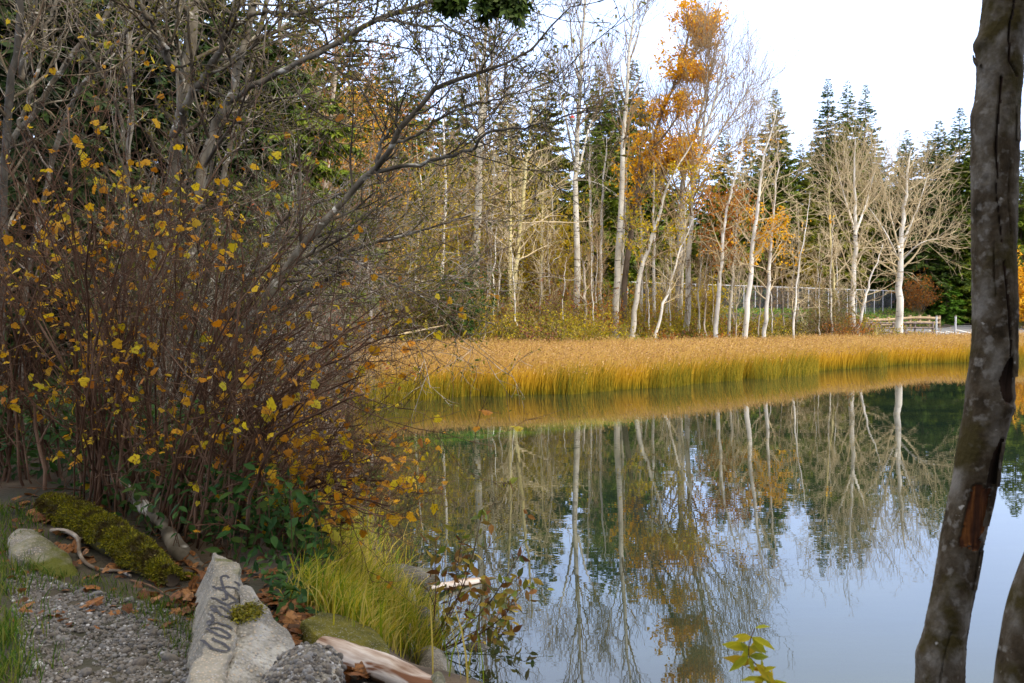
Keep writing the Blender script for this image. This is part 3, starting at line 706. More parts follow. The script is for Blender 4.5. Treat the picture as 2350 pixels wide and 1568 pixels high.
brg = np.random.default_rng(12)
g = Geo(); bm_names = ['twig_tan', 'twig_pale', 'twig_red', 'bush_mix', 'leaf_olive', 'leaf_gold', 'leaf_rust', 'leaf_red']
for i in range(430):
    x = 850 + 1300 * brg.random(); D = 50 + 22 * brg.random() if x > 1400 else 47 + 26 * brg.random()
    X = (x - CX) / FPX * D
    if shore_dist(np.array([X]), np.array([D]))[0] < .3: continue
    if x > 1430 and D > 64: continue
    if x > 1985 and D > 62: continue
    z = tz(X, D); hi = 1.5 + 2.0 * brg.random() ** 2
    if x < 1420: hi = 1.1 + 1.5 * brg.random() ** 2 + .9 * brg.random() * (1 if D > 54 else .2)
    if x > 1420: hi = .6 + .5 * brg.random() + (.75 * brg.random() if D > 57 else 0)
    if x > 1620: hi *= .75
    if x > 1990: hi *= .7
    if D < 54: hi *= .7
    mt_ = int(brg.choice([0, 0, 1, 2])); ml = int(brg.choice([3, 3, 3, 4, 5, 6, 7], p=[.25, .15, .15, .18, .12, .08, .07]))
    brush(g, (X, D, z), 1.5, hi, 14, brg, mt_, ml, int(brg.choice([2, 3, 4, 6])), .12)
tag(g.build('undergrowth', [M[q] for q in bm_names]), 'tangled tan and olive brush lining the far bank behind the reeds', 'undergrowth', kind='stuff')

def bush(name, label, x, ybase, D, r, h, leaf, ln, twig='twig_tan', n=40, ls=.12, cat='bush', lift=0):
    X = (x - CX) / FPX * D; b = np.array([X, D, tz(X, D)])
    root = thing(name, b, label, cat)
    rg = np.random.default_rng(hash_s(label) % 9973); g = Geo()
    brush(g, (b[0], b[1], b[2] + lift), r, h, n, rg, 0, 1, ln, ls)
    gl = Geo(); gb = Geo()
    for V_, (F_, mi) in zip(g.V, g.F):
        (gl if mi else gb).add(V_, F_ - F_.min())
    gb.build('stems', M[twig], root, b); gl.build('leaves', M[leaf], root, b)
    return root
bush('leafy_bush', 'dark green leafy bush at the water edge under the bare leaning stem', 1045, 790, 49.5, 1.8, 3.2, 'leaf_green', 7, n=60, ls=.16)
bush('leafy_bush', 'olive bush beside the dark green one', 985, 790, 49.5, 1.8, 2.8, 'leaf_olive', 6, n=60, ls=.14)
bush('golden_bush', 'tall golden bush behind the twin-stemmed tree', 1240, 760, 64, 2.4, 6.5, 'leaf_gold', 10, n=90, ls=.2)
bush('golden_bush', 'golden bush between the thick tan trunk and the white trunk left of it', 1065, 760, 66, 2.8, 8.5, 'leaf_gold', 10, n=100, ls=.2)
bush('golden_bush', 'golden scrub right behind the thick tan trunk', 1125, 760, 68, 2.6, 8.5, 'leaf_gold', 10, n=90, ls=.2)
bush('golden_bush', 'bright yellow rounded bush below the crooked grey tree', 1515, 735, 66, 1.3, 2.6, 'leaf_gold', 8, n=50, ls=.16)
bush('golden_bush', 'yellow bush in front of the court fence behind the white row', 1620, 735, 72, 1.5, 2.3, 'leaf_gold', 7, n=50, ls=.18)
bush('orange_bush', 'orange leafed bush growing low by the car park, next to the brown conifer trunk', 2106, 725, 104, 1.6, 3.2, 'leaf_rust', 3, n=40, ls=.2)
bush('orange_bush', 'bright orange bush at the right edge behind the foreground trunk', 2352, 745, 88, 1.6, 4.6, 'leaf_orange', 8, n=60, ls=.24)
bush('golden_bush', 'tall golden scrub at the left end of the reeds, beside the thin white dead-topped trunk', 905, 790, 51, 2.4, 7.0, 'leaf_gold', 9, n=80, ls=.15)
bush('golden_bush', 'yellow-olive scrub behind the tips of the reddish thicket', 800, 800, 46, 2.2, 6.5, 'bush_mix', 9, n=80, ls=.13)
bush('rusty_bush', 'rusty scrub seen through the twigs under the long arching limb', 715, 800, 39, 2.2, 6.5, 'leaf_rust', 6, n=80, ls=.10)
bush('olive_bush', 'tall loose olive bush in front of the court fence', 1893, 750, 58, 1.3, 2.9, 'leaf_olive', 4, n=50, ls=.1)
bush('reddish_bush', 'low reddish twiggy bush below the broad oval bare crown', 1935, 770, 57, 1.7, 1.6, 'leaf_rust', 2, twig='twig_red', n=60, ls=.1)

# fallen bleached branch on the left far bank
def limb_thing(name, label, cat, lines, mat, part=None, sub=None):
    P0 = lines[0][0]
    root = thing(name, P0[0], label, cat); g = Geo()
    for P, r0, r1 in lines:
        k = np.linspace(0, 1, len(P)); R = r0 + (r1 - r0) * k
        tubes(g, P, R, 7, cap=True)
    g.build('stem', M[mat], root, P0[0]); return root
limb_thing('fallen_branch', 'bleached fallen branch lying at the back edge of the reeds', 'branch',
           [(poly([at(866, 787, 47), at(920, 768, 47.2), at(1030, 745, 47.6)], 10), .07, .03), (poly([at(880, 786, 46.8), at(905, 772, 47), at(935, 762, 47.5)], 8), .06, .02), (poly([at(868, 786, 46.6), at(890, 776, 46.8), at(925, 770, 47.1)], 8), .05, .02)], 'twig_pale')

# ------------------------------------------------------------------ reeds
def reed_bed():
    rg = np.random.default_rng(77)
    fr = np.array([(820, 928), (1000, 913), (1300, 906), (1500, 891), (1700, 872), (1900, 851), (2100, 836), (2420, 826)], float)
    N = 330000
    px = 815 + 1600 * rg.random(N)
    fy = np.interp(px, fr[:, 0], fr[:, 1])
    D0 = CH * FPX / (fy - 701.0)
    D1 = np.interp(px, [815, 1300, 1900, 2400], [45, 47.5, 56, 59])
    u = rg.random(N) ** 1.25
    D = D0 + (D1 - D0) * u
    X = (px - CX) / FPX * D
    P0 = np.stack([X, D, 0 * X], -1)
    dens = vnoise(P0, .9, 9, 2) + .6 * u * 2
    D += .35 * vnoise(P0, 1.3, 19)
    keep = (dens > -.35) | (rg.random(N) < .25)
    edge = (D - D0)
    keep &= rg.random(N) < np.clip(.10 + edge / 3.2, 0, 1)
    X, D, px, edge = X[keep], D[keep], px[keep], edge[keep]; n = len(X)
    h = (1.0 + .15 * rg.normal(0, 1, n) + .10 * vnoise(np.stack([X, D, X * 0], -1), .5, 21)) * np.clip(.80 + edge * .18, .5, 1) * (1 + .14 * vnoise(np.stack([X, D, X * 0], -1), .22, 41))
    lean = np.stack([.16 + rg.normal(0, .13, n), rg.normal(0, .12, n), np.zeros(n)], -1)
    wd = .0045 + .005 * rg.random(n)
    k = np.array([0, .5, .82, 1.0])
    C = np.stack([X, D, np.full(n, -.05)], -1)[:, None] + h[:, None, None] * (k[None, :, None] * np.array([0, 0, 1.0]) + (k ** 2)[None, :, None] * lean[:, None])
    yaw = rg.normal(0, .7, n); wv = np.stack([np.cos(yaw), np.sin(yaw), 0 * yaw], -1) * wd[:, None]
    wk = np.array([1, .9, 1.0, .15])
    V = np.stack([C - wv[:, None] * wk[None, :, None], C + wv[:, None] * wk[None, :, None]], 2)      # n,4,2,3
    b = (np.arange(n) * 8)[:, None] + np.array([0, 2, 4])[None]
    F = np.stack([b, b + 1, b + 3, b + 2], -1).reshape(-1, 4)
    g = Geo(); g.add(V, F)
    # scattered green stems standing out in the open water
    q = 19000; qx = 830 + 1560 * rg.random(q); qf = np.interp(qx, fr[:, 0], fr[:, 1]); qD0 = CH * FPX / (qf - 701.0); off = -.6 + 3.8 * rg.random(q) ** 1.7; qD = qD0 - off + .35 * vnoise(np.stack([(qx - CX) / FPX * qD0, qD0, 0 * qD0], -1), 1.3, 19)
    qX = (qx - CX) / FPX * qD; kp = (vnoise(np.stack([qX, qD * .5, 0 * qX], -1), .7, 31, 2) > -.05 + .16 * np.maximum(off, 0)) & (rg.random(q) < np.clip(1.0 - off / 3.6, .05, 1)); qX, qD, off = qX[kp], qD[kp], off[kp]; nq = len(qX)
    qh = (.75 + .18 * rg.normal(0, 1, nq)) * np.clip(1 - off * .16, .3, 1); ql = np.stack([.10 + rg.normal(0, .16, nq), rg.normal(0, .14, nq), np.zeros(nq)], -1)
    qC = np.stack([qX, qD, np.full(nq, -.05)], -1)[:, None] + qh[:, None, None] * (k[None, :, None] * np.array([0, 0, 1.0]) + (k ** 2)[None, :, None] * ql[:, None])
    tubes(g, qC, np.array([.0052, .005, .004, .001])[None].repeat(nq, 0), 3, 2)
    # drooping seed heads
    hd = rg.random(n) < .42
    tip = C[hd, 3]; m_ = hd.sum()
    dr = unit(np.stack([.5 + rg.normal(0, .5, m_), rg.normal(0, .4, m_), .5 + rg.normal(0, .4, m_)], -1))
    inst(g, *KITE, tip - dr * .05, frames(dr, unit(rg.normal(0, 1, (m_, 3)))), .05 + .05 * rg.random(m_), 1)
    m, nt, p, out = newmat('reed_stem')
    ge = nt.nodes.new("ShaderNodeNewGeometry"); sx = nt.nodes.new("ShaderNodeSeparateXYZ")
    nt.links.new(ge.outputs['Position'], sx.inputs[0])
    ma = nt.nodes.new("ShaderNodeMath"); ma.operation = 'MULTIPLY_ADD'; ma.inputs[1].default_value = .30; 
    nt.links.new(ge.outputs['Random Per Island'], ma.inputs[0]); 
    mb = nt.nodes.new("ShaderNodeMath"); mb.operation = 'ADD'; mb.inputs[1].default_value = -.15
    nt.links.new(sx.outputs['Z'], mb.inputs[0]); nt.links.new(mb.outputs[0], ma.inputs[2])
    c = ramp(nt, ma.outputs[0], [(.22, .19, .012), (.46, .30, .014), (.60, .35, .022), (.56, .36, .10)], [-.02, .18, .55, 1.02])
    nt.links.new(c, p.inputs['Base Color']); p.inputs['Roughness'].default_value = .7; p.inputs['Specular IOR Level'].default_value = .2
    t = nt.nodes.new("ShaderNodeBsdfTranslucent"); nt.links.new(c, t.inputs['Color'])
    mx = nt.nodes.new("ShaderNodeMixShader"); mx.inputs[0].default_value = .35
    nt.links.new(p.outputs[0], mx.inputs[1]); nt.links.new(t.outputs[0], mx.inputs[2]); nt.links.new(mx.outputs[0], out.inputs['Surface'])
    hm = leafmat('reed_head', [(.34, .18, .07), (.46, .27, .10), (.54, .36, .17)], .3)
    gm = leafmat('reed_green', [(.10, .12, .008), (.24, .22, .012), (.42, .30, .018), (.48, .33, .03)], .3)
    tag(g.build('reeds', [m, hm, gm]), 'broad golden bed of reeds standing in the shallow far side of the lake', 'reeds', kind='stuff')
reed_bed()

# ------------------------------------------------------------------ near bank: placing helpers
def ground(px, py, lift=0.0):
    """where the line of sight through px, py meets the terrain"""
    r = ray(px, py); c = np.array([0, 0, CH]); Y = np.arange(2.0, 40, .02)
    P = c + r[None] * (Y / r[1])[:, None]
    h = P[:, 2] - np.maximum(terr(P[:, 0], P[:, 1]), 0)
    i = int(np.argmax(h < 0)) if (h < 0).any() else len(Y) - 1
    q = P[i].copy(); q[2] += lift
    return q

def project(P):
    d = P - np.array([0, 0, CH]); f = d @ Fv
    return CX + FPX * (d @ Rv) / f, CY - FPX * (d @ Uv) / f

def inside(px, py, pts):
    pts = np.asarray(pts, float); r = np.zeros(np.shape(px), bool); n = len(pts)
    for i in range(n):
        a, b = pts[i], pts[(i + 1) % n]
        r ^= ((a[1] > py) != (b[1] > py)) & (px < (b[0] - a[0]) * (py - a[1]) / (b[1] - a[1] + 1e-12) + a[0])
    return r

# ------------------------------------------------------------------ alders on the left bank
def alder(name, label, lines, bark, twig, n1=12, l1=(.8, 2.2), n2=7, n3=4, up=.08, leaves=None, cat='tree', rmin=.004, limb_from=0, t0=.15, group=None, seed=None, ang=(30, 65), bias=None, limbbark=None):
    """lines: (points, D at foot, D at end, width px at foot, width px at end); the first is the trunk"""
    rg = np.random.default_rng(seed if seed is not None else hash_s(label) % 9973)
    Ps, Rs = [], []
    for pts, d0, d1, w0, w1 in lines:
        m_ = len(pts); P = poly([at(x, y, d0 + (d1 - d0) * i / (m_ - 1)) for i, (x, y) in enumerate(pts)], 26)
        P[1:-1] += rg.normal(0, .012, (24, 3))
        k = np.linspace(0, 1, 26); R = (w0 * d0 * (1 - k) + w1 * d1 * k) / FPX / 2
        Ps.append(P); Rs.append(R * (1 + .06 * rg.normal(0, 1, 26)))
    foot = Ps[0][0].copy(); gz = tz(foot[0], foot[1]) - .1
    if gz < foot[2] - .15:
        Pf = poly([np.array([foot[0] - .15, foot[1], gz]), foot, Ps[0][6]], 26)
        Ps[0] = poly(np.vstack([Pf[:14], Ps[0][1:]]), 26)
    root = thing(name, Ps[0][0], label, cat, group); o = Ps[0][0]
    g = Geo(); tubes(g, Ps[0], Rs[0], 14); g.build('trunk', M[bark], root, o)
    if len(lines) > 1:
        for P, R in zip(Ps[1:], Rs[1:]):
            g = Geo(); tubes(g, P, R, 10); g.build('limb', M[limbbark or bark], root, o)
    P0 = np.stack(Ps[limb_from:]); R0 = np.stack(Rs[limb_from:])
    P1, R1 = spawn(P0, R0, n1, (t0, 1), ang, l1, up, .12, 9, .45, .3, rmin * 1.5, absl=True, bias=bias, rg=rg)
    P2, R2 = spawn(P1, R1, n2, (.15, 1), (30, 65), (.2, .5), up, .16, 6, .6, .4, rmin, rg=rg)
    P3, R3 = spawn(P2, R2, n3, (.15, 1), (30, 65), (.25, .6), up, .2, 4, .7, .5, rmin * .75, rg=rg)
    g = Geo(); tubes(g, P1, R1, 5); tubes(g, P2, R2, 4); tubes(g, P3, R3, 3)
    g.build('crown', M[twig], root, o)
    if leaves:
        for mt_, cnt, sz in leaves:
            pos, dr = along(np.concatenate([P3]), 2, rg)
            pos = pos[rg.choice(len(pos), min(cnt, len(pos)), False)]
            g = Geo(); inst(g, *OVAL, pos, rotmats(len(pos), rg=rg), sz * (.6 + .7 * rg.random(len(pos)))); g.build('leaves', M[mt_], root, o)
    return root

alder('alder_tree', 'forked grey alder with pale patches, its thick trunk splitting high above the yellow shrub',
      [([(372, 1030), (375, 800), (382, 600), (394, 460), (402, 350), (414, 260), (428, 170), (440, 90), (447, 0), (452, -120)], 14.5, 14.5, 35, 23),
       ([(416, 185), (402, 160), (386, 132), (366, 85), (345, 48), (325, 20), (305, -20)], 14.3, 13.2, 17, 12),
       ([(398, 310), (412, 290), (424, 255), (440, 215), (468, 180), (492, 140), (512, 95), (535, 40), (560, -30)], 14.2, 13.2, 22, 13)],
      'bark_alder', 'twig_grey', n1=14, n2=7, n3=4, leaves=[('leaf_olive', 4160, .06)])
alder('alder_tree', 'slanting alder that sends the long arching limb across to the top centre',
      [([(400, 1020), (425, 760), (440, 600), (460, 420), (478, 330), (500, 270), (528, 225), (545, 160), (572, 60), (592, -60)], 13.5, 13.5, 27, 16),
       ([(520, 236), (560, 208), (620, 178), (672, 148), (745, 112), (821, 69), (862, 50), (903, 30), (955, 14), (1018, -4), (1090, -30)], 13.3, 11.5, 16, 9),
       ([(540, 60), (585, 32), (630, 28), (680, 30), (715, 23), (760, 6), (790, -12)], 13.2, 12.4, 11, 7),
       ([(862, 50), (905, 48), (955, 58), (1010, 62), (1060, 80), (1110, 92)], 11.9, 11.0, 7, 3)],
      'bark_alder', 'twig_dark', n1=16, l1=(.7, 2.0), n2=7, n3=4, up=.04, leaves=[('leaf_olive', 2880, .055)], t0=.25)
alder('alder_tree', 'alder leaning far out over the water, its dark limbs ending beside the bobber',
      [([(430, 1040), (500, 860), (570, 740), (640, 640), (700, 560), (738, 516), (817, 428), (863, 389), (896, 346), (916, 303), (962, 247), (1002, 199), (1051, 188), (1101, 168), (1205, 122), (1262, 70), (1310, 15)], 12.5, 10.2, 29, 3),
       ([(863, 392), (900, 390), (969, 375), (1020, 360), (1061, 346), (1090, 340), (1117, 306), (1160, 298), (1205, 291), (1270, 276), (1320, 262), (1360, 252)], 11.8, 10.2, 11, 2.5),
       ([(866, 388), (870, 350), (885, 312), (905, 285), (912, 262), (905, 235)], 11.7, 11.4, 11, 4),
       ([(1002, 200), (985, 165), (962, 120), (950, 80), (925, 48)], 10.9, 10.6, 5, 2.5),
       ([(905, 330), (950, 310), (1010, 272), (1060, 250), (1110, 232), (1180, 215), (1262, 190)], 11.5, 10.4, 8, 2.5)],
      'bark_alder', 'twig_dark', n1=16, l1=(.6, 1.6), n2=6, n3=4, up=.05, leaves=[('leaf_olive', 1120, .055)], t0=.2, limb_from=0)
alder('alder_tree', 'low alder whose silvery branches reach flat over the reddish thicket',
      [([(380, 1000), (470, 860), (560, 760), (660, 690), (740, 650), (800, 620)], 15, 13.5, 24, 8),
       ([(560, 640), (620, 610), (690, 606), (760, 592), (820, 570), (900, 545), (1000, 520), (1080, 495)], 14.2, 12.5, 14, 3),
       ([(600, 560), (660, 545), (730, 540), (800, 520), (860, 480), (930, 440)], 14.2, 13, 10, 3),
       ([(760, 592), (820, 600), (880, 640), (940, 665), (985, 690)], 13, 12, 8, 3),
       ([(480, 700), (560, 660), (640, 520), (720, 470), (800, 440), (870, 420)], 14.6, 13.2, 12, 3)],
      'bark_alder', 'twig_silver', n1=24, l1=(.7, 2.1), n2=6, n3=4, up=.02, leaves=[('leaf_olive', 5120, .05)], t0=.1, bias=(.45, 0, 0))
alder('alder_tree', 'slender white-blotched alder standing straight left of the forked one',
      [([(270, 1040), (276, 800), (284, 600), (292, 420), (300, 260), (297, 150), (300, 60), (304, -60)], 16, 16, 15, 11),
       ([(286, 322), (274, 262), (258, 225), (237, 177), (215, 140), (193, 109), (170, 80), (150, 50)], 15.5, 14.5, 8, 4)],
      'bark_alder', 'twig_silver', n1=13, n2=5, n3=3, leaves=[('leaf_olive', 2880, .055)])
alder('alder_tree', 'dark alder trunk with white lichen bands at the far left edge',
      [([(2, 900), (4, 640), (10, 420), (18, 280), (32, 160), (42, 70), (52, -60)], 14, 14, 18, 16)], 'bark_dark', 'twig_grey', n1=16, n2=6, n3=3)
alder('alder_tree', 'grey alder leaning right behind the dark left trunk',
      [([(-40, 560), (-10, 420), (24, 326), (80, 262), (120, 190), (150, 145), (177, 109), (225, 68), (262, -10)], 17, 16, 18, 11),
       ([(48, 180), (60, 90), (80, 20), (92, -60)], 16.5, 16, 14, 9), ([(40, 300), (90, 150), (110, 60), (140, -40)], 16.2, 16, 9, 6)],
      'bark_alder', 'twig_grey', n1=14, n2=6, n3=4)
alder('alder_tree', 'pale leaning alder crossing behind the white-blotched straight one',
      [([(60, 640), (110, 420), (150, 260), (189, 200), (240, 130), (282, 92), (330, 50), (382, 20), (443, -30)], 17.5, 15.5, 14, 10), ([(189, 150), (240, 100), (300, 68), (370, 30), (430, 0)], 16, 15, 9, 7)],
      'bark_alder', 'twig_silver', n1=12, n2=5, n3=3, leaves=[('leaf_olive', 480, .06)])
alder('alder_tree', 'slim alder slanting right behind the long arching limb',
      [([(455, 900), (490, 600), (510, 420), (525, 350), (548, 260), (575, 150), (600, 60), (625, -40)], 16.5, 16, 15, 10), ([(500, 380), (560, 330), (640, 290), (720, 270)], 16, 14.5, 8, 3)],
      'bark_alder', 'twig_silver', n1=16, n2=6, n3=3, leaves=[('leaf_olive', 3840, .055)])

# fishing bobber caught on the outer twig
def bobber():
    c = at(1313, 272, 10.35); r = 6.6 * 10.35 / FPX
    root = thing('fishing_bobber', c, 'round red and white fishing bobber snagged on a twig over the lake', 'bobber')
    V, F = ICO4; up = V[:, 2] > -.05
    fu = up[F].all(1)
    g = Geo(); g.add(V * r, F[fu]); m, nt, p, o_ = newmat('bobber_red'); p.inputs['Base Color'].default_value = (.75, .03, .015, 1); p.inputs['Roughness'].default_value = .2
    a = g.build('red_half', m, root)
    g = Geo(); g.add(V * r * .995, F[~fu]); m2, nt, p, o_ = newmat('bobber_white'); p.inputs['Base Color'].default_value = (.85, .82, .78, 1); p.inputs['Roughness'].default_value = .2
    g.build('white_half', m2, root)
    g = Geo(); tubes(g, poly([(0, 0, -r * 1.25), (0, 0, r * 1.3)], 3), [r * .15] * 3, 8, cap=True)
    g.build('peg', m, root)
    g = Geo(); tubes(g, poly([(0, 0, r * 1.2), (r * .5, 0, r * 1.9), (r * 1.2, 0, r * 2.2)], 6), [.0015] * 6, 4)
    g.build('line', M['twig_dark'], root)
bobber()

# hanging conifer boughs at the top edge
def bough(label, x0, x1, ylow, seed):
    rg = np.random.default_rng(seed); D = 9.0
    root_p = at((x0 + x1) / 2 + 60, -260, D + .4); root = thing('conifer_bough', root_p, label, 'bough')
    P = []; 
    for i in range(7):
        x = x0 + (x1 - x0) * (i + rg.random()) / 7
        P.append(poly([root_p, at((x + (x0 + x1) / 2) / 2 + 30, -150, D + .2), at(x, ylow * (.3 + .7 * rg.random()), D + rg.normal(0, .15))], 10))
    P = np.array(P); R = np.linspace(.012, .003, 10)[None].repeat(7, 0)
    g = Geo(); tubes(g, P, R, 5); g.build('twigs', M['bark_brown'], root, root_p)
    pos, d = along(P, 70, rg, .3)
    dd = unit(d + rg.normal(0, .55, d.shape) + np.array([0, 0, -.3]))
    g = Geo(); inst(g, *SPRAY, pos, frames(dd, unit(rg.normal(0, 1, dd.shape))), .10 + .08 * rg.random(len(pos))); g.build('needles', M['needle_dark'], root, root_p)
bough('small dark conifer bough tip dipping in at the top edge over the arching limb', 1012, 1062, 10, 1)
bough('larger dark conifer bough hanging in from the top edge near the sky gap', 1100, 1212, 34, 2)

# ------------------------------------------------------------------ multi-stemmed shrubs with yellow leaves
def shrub(name, label, bases, tips, n, D, leaf=None, leafn=0, lsz=.08, twig='twig_red', n2=7, n3=6, n4=3, dj=.5, r0=(.006, .017), heads=0, cat='shrub', bow=.12, leafshape=LOBED, lmask=None, seed=None, l2=(.2, .5)):
    rg = np.random.default_rng(seed if seed is not None else hash_s(label) % 9973)
    P = []
    for i in range(n):
        b = bases[0] + (np.array(bases[1]) - bases[0]) * rg.random(2)
        q = ground(b[0], b[1], -.05)
        u = rg.random(); j = rg.integers(len(tips) - 1); tp = np.array(tips[j]) * (1 - u) + np.array(tips[j + 1]) * u
        s_ = .55 + .5 * rg.random()
        tp = b + (tp - b) * s_
        t_ = at(tp[0], tp[1], q[1] + rg.normal(0, dj))
        md = (q + t_) / 2 + np.array([(q[0] - t_[0]) * bow, rg.normal(0, .08), abs(q[0] - t_[0]) * bow + .08])
        wb = np.cumsum(rg.normal(0, .016, (14, 3)), 0); wb -= np.linspace(0, 1, 14)[:, None] * wb[-1]
        P.append(poly([q, md, t_], 14) + wb)
    P = np.array(P); c = P[:, 0].mean(0); c[2] = tz(c[0], c[1])
    rr = r0[0] + (r0[1] - r0[0]) * rg.random(n); R = rr[:, None] * np.linspace(1, .3, 14)[None]
    root = thing(name, c, label, cat)
    g = Geo(); tubes(g, P, R, 7); g.build('stems', M[twig], root, c)
    P2, R2 = spawn(P, R, n2, (.15, 1), (25, 60), l2, .05, .14, 7, .6, .35, .0028, rg=rg)
    P3, R3 = spawn(P2, R2, n3, (.15, 1), (25, 65), (.25, .6), .04, .18, 5, .7, .4, .0022, rg=rg)
    P4, R4 = spawn(P3, R3, n4, (.2, 1), (25, 65), (.25, .7), .02, .2, 3, .8, .5, .0016, rg=rg)
    g = Geo(); tubes(g, P2, R2, 5); tubes(g, P3, R3, 4); tubes(g, P4, R4, 3); g.build('twigs', M[twig], root, c)
    if leaf:
        pos, d = along(np.concatenate([P3]), 2, rg)
        cl = vnoise(pos, 1.6, 4, 2); ok = cl > -.12
        if lmask: 
            x_, y_ = project(pos); ok &= inside(x_, y_, lmask)
        pos, d = pos[ok], d[ok]
        pick = rg.choice(len(pos), min(leafn, len(pos)), False); pos, d = pos[pick], d[pick]
        dd = unit(d * .5 + rg.normal(0, .6, d.shape) + np.array([0, 0, -.45]))
        g = Geo(); inst(g, *leafshape, pos, frames(dd, unit(np.array([0, -.6, .6]) + rg.normal(0, .6, dd.shape))), lsz * np.clip(np.exp(rg.normal(-.05, .42, len(pos))), .4, 1.6))
        g.build('leaves', M[leaf], root, c)
    if heads:
        e = P3[:, -1]; pk = e[rg.choice(len(e), min(heads, len(e)), False)]
        pk = np.repeat(pk, 7, 0) + rg.normal(0, .008, (len(pk) * 7, 3))
        g = Geo(); inst(g, *ICO1, pk, rotmats(len(pk), rg=rg), .003 + .004 * rg.random(len(pk))); g.build('seed_heads', M['bark_brown'], root, c)
    return root

A_ = np.array
shrub('leafy_shrub', 'tall many-stemmed brown shrub full of yellow and orange leaves behind the mossy log', (A_([170, 1130]), A_([420, 1190])),
      [(-60, 560), (30, 330), (140, 250), (260, 300), (380, 300), (500, 330), (560, 420)], 46, 7.5, 'leaf_yellow', 1050, .045, n2=5, n3=4, n4=1, heads=120)
shrub('leafy_shrub', 'brown shrub leaning right with long reddish stems over the grass, its leaves yellowing', (A_([330, 1180]), A_([560, 1260])),
      [(520, 420), (620, 470), (720, 520), (840, 600), (900, 690), (930, 820)], 38, 7.2, 'leaf_yellow', 380, .044, n2=5, n3=4, n4=2, heads=260)
shrub('leafy_shrub', 'low arching shrub of russet twigs and bright yellow leaves at the bank edge', (A_([560, 1180]), A_([720, 1260])),
      [(520, 880), (640, 820), (760, 860), (860, 930), (920, 1020), (930, 1130), (900, 1200)], 40, 7.8, 'leaf_yellow', 850, .052, n2=7, n3=6, n4=3, heads=260, bow=.18)
shrub('leafy_shrub', 'sparse shaded shrub with a few large golden leaves at the left edge', (A_([-60, 1080]), A_([150, 1130])),
      [(-140, 700), (-60, 520), (40, 480), (140, 560), (200, 640)], 22, 8, 'leaf_yellow', 110, .055, n2=6, n3=4, n4=2)
shrub('twiggy_shrub', 'pinkish grey thicket of bare twigs with scattered red leaves over the water', (A_([600, 985]), A_([760, 1000])),
      [(560, 520), (660, 470), (760, 520), (840, 610), (880, 720), (870, 850)], 60, 14, 'leaf_red', 2600, .045, twig='twig_silver', n2=7, n3=6, n4=3, r0=(.006, .014), leafshape=OVAL, dj=1.2)
shrub('twiggy_shrub', 'dull olive thicket behind the forked alder', (A_([250, 1010]), A_([560, 1020])),
      [(200, 560), (320, 480), (440, 500), (560, 520), (640, 600)], 40, 14, 'leaf_olive', 1800, .05, twig='twig_grey', n2=6, n3=5, n4=2, leafshape=OVAL, dj=1.5)

# ------------------------------------------------------------------ low green plants under the shrubs
def low_plants():
    rg = np.random.default_rng(41); n = 26000
    X = -6.5 + 7 * rg.random(n); Y = 6.0 + 5.5 * rg.random(n)
    Z = terr(X, Y); P = np.stack([X, Y, Z], -1)
    x, y = project(P)
    ok = inside(x, y, [(-80, 1150), (60, 1090), (120, 1120), (250, 1180), (420, 1300), (560, 1300), (600, 1340), (690, 1400), (760, 1330), (840, 1200), (800, 1050), (500, 940), (-80, 800)])
    ok &= shore_dist(X, Y) > .35
    rx = np.interp(y, [1085, 1135, 1175, 1208, 1248, 1300], [250, 300, 345, 378, 400, 470]); ok &= ~((y > 1085) & (y < 1330) & (np.abs(x - rx) < 34))
    ok &= (vnoise(P, 1.1, 3, 2) > -.25)
    P = P[ok]; n = len(P)
    hh = .45 * rg.random(n) ** 1.3 * (1 + .8 * vnoise(P, .9, 8)); P[:, 2] += hh
    g = Geo(); inst(g, *OVAL, P, rotmats(n, (0, -.35, .8), .45, rg), (.055 + .06 * rg.random(n)))
    X2 = -1.6 + 1.8 * rg.random(5200); Y2 = 4.6 + 3.0 * rg.random(5200); P2 = np.stack([X2, Y2, terr(X2, Y2)], -1); x2, y2 = project(P2)
    P2 = P2[inside(x2, y2, [(560, 1310), (640, 1330), (720, 1390), (700, 1440), (650, 1430), (600, 1360)]) | (inside(x2, y2, [(780, 1530), (860, 1530), (900, 1568), (880, 1640), (790, 1640)]) & (rg.random(5200) < .25))]
    P2[:, 2] += .16 * rg.random(len(P2)); inst(g, *OVAL, P2, rotmats(len(P2), (0, -.35, .8), .5, rg), .04 + .04 * rg.random(len(P2)))
    # stalks
    k = rg.random(n) < .15; q = P[k]; b = q.copy(); b[:, 2] = terr(q[:, 0], q[:, 1]); b[:, :2] += rg.normal(0, .08, (len(q), 2))
    tubes(g, np.stack([b, (b + q) / 2 + rg.normal(0, .02, q.shape), q], 1), np.full((len(q), 3), .003), 3, 1)
    tag(g.build('ground_cover', [M['leaf_green'], M['twig_red']]), 'dark green low leafy plants carpeting the bank under the shrubs', 'ground cover', kind='stuff')
low_plants()

def blades(g, base, L, W, lean, rg, mi=0, curl=1.0):
    """grass blades: base points, lengths, widths, lean vectors"""
    n = len(base); k = np.array([0, .3, .6, .85, 1.0])
    C = base[:, None] + L[:, None, None] * (k[None, :, None] * np.array([0, 0, 1.0]) + (k ** 1.8)[None, :, None] * lean[:, None]) 
    C[:, :, 2] -= (L * curl * .5 * np.linalg.norm(lean, axis=1))[:, None] * k[None] ** 2.5
    ya = rg.random(n) * 6.28; wv = np.stack([np.cos(ya), np.sin(ya), 0 * ya], -1) * W[:, None]
    wk = np.array([.7, 1, .9, .5, .04])
    V = np.stack([C - wv[:, None] * wk[None, :, None], C + wv[:, None] * wk[None, :, None]], 2)
    b = (np.arange(n) * 10)[:, None] + np.array([0, 2, 4, 6])[None]
    g.add(V, np.stack([b, b + 1, b + 3, b + 2], -1).reshape(-1, 4), mi)

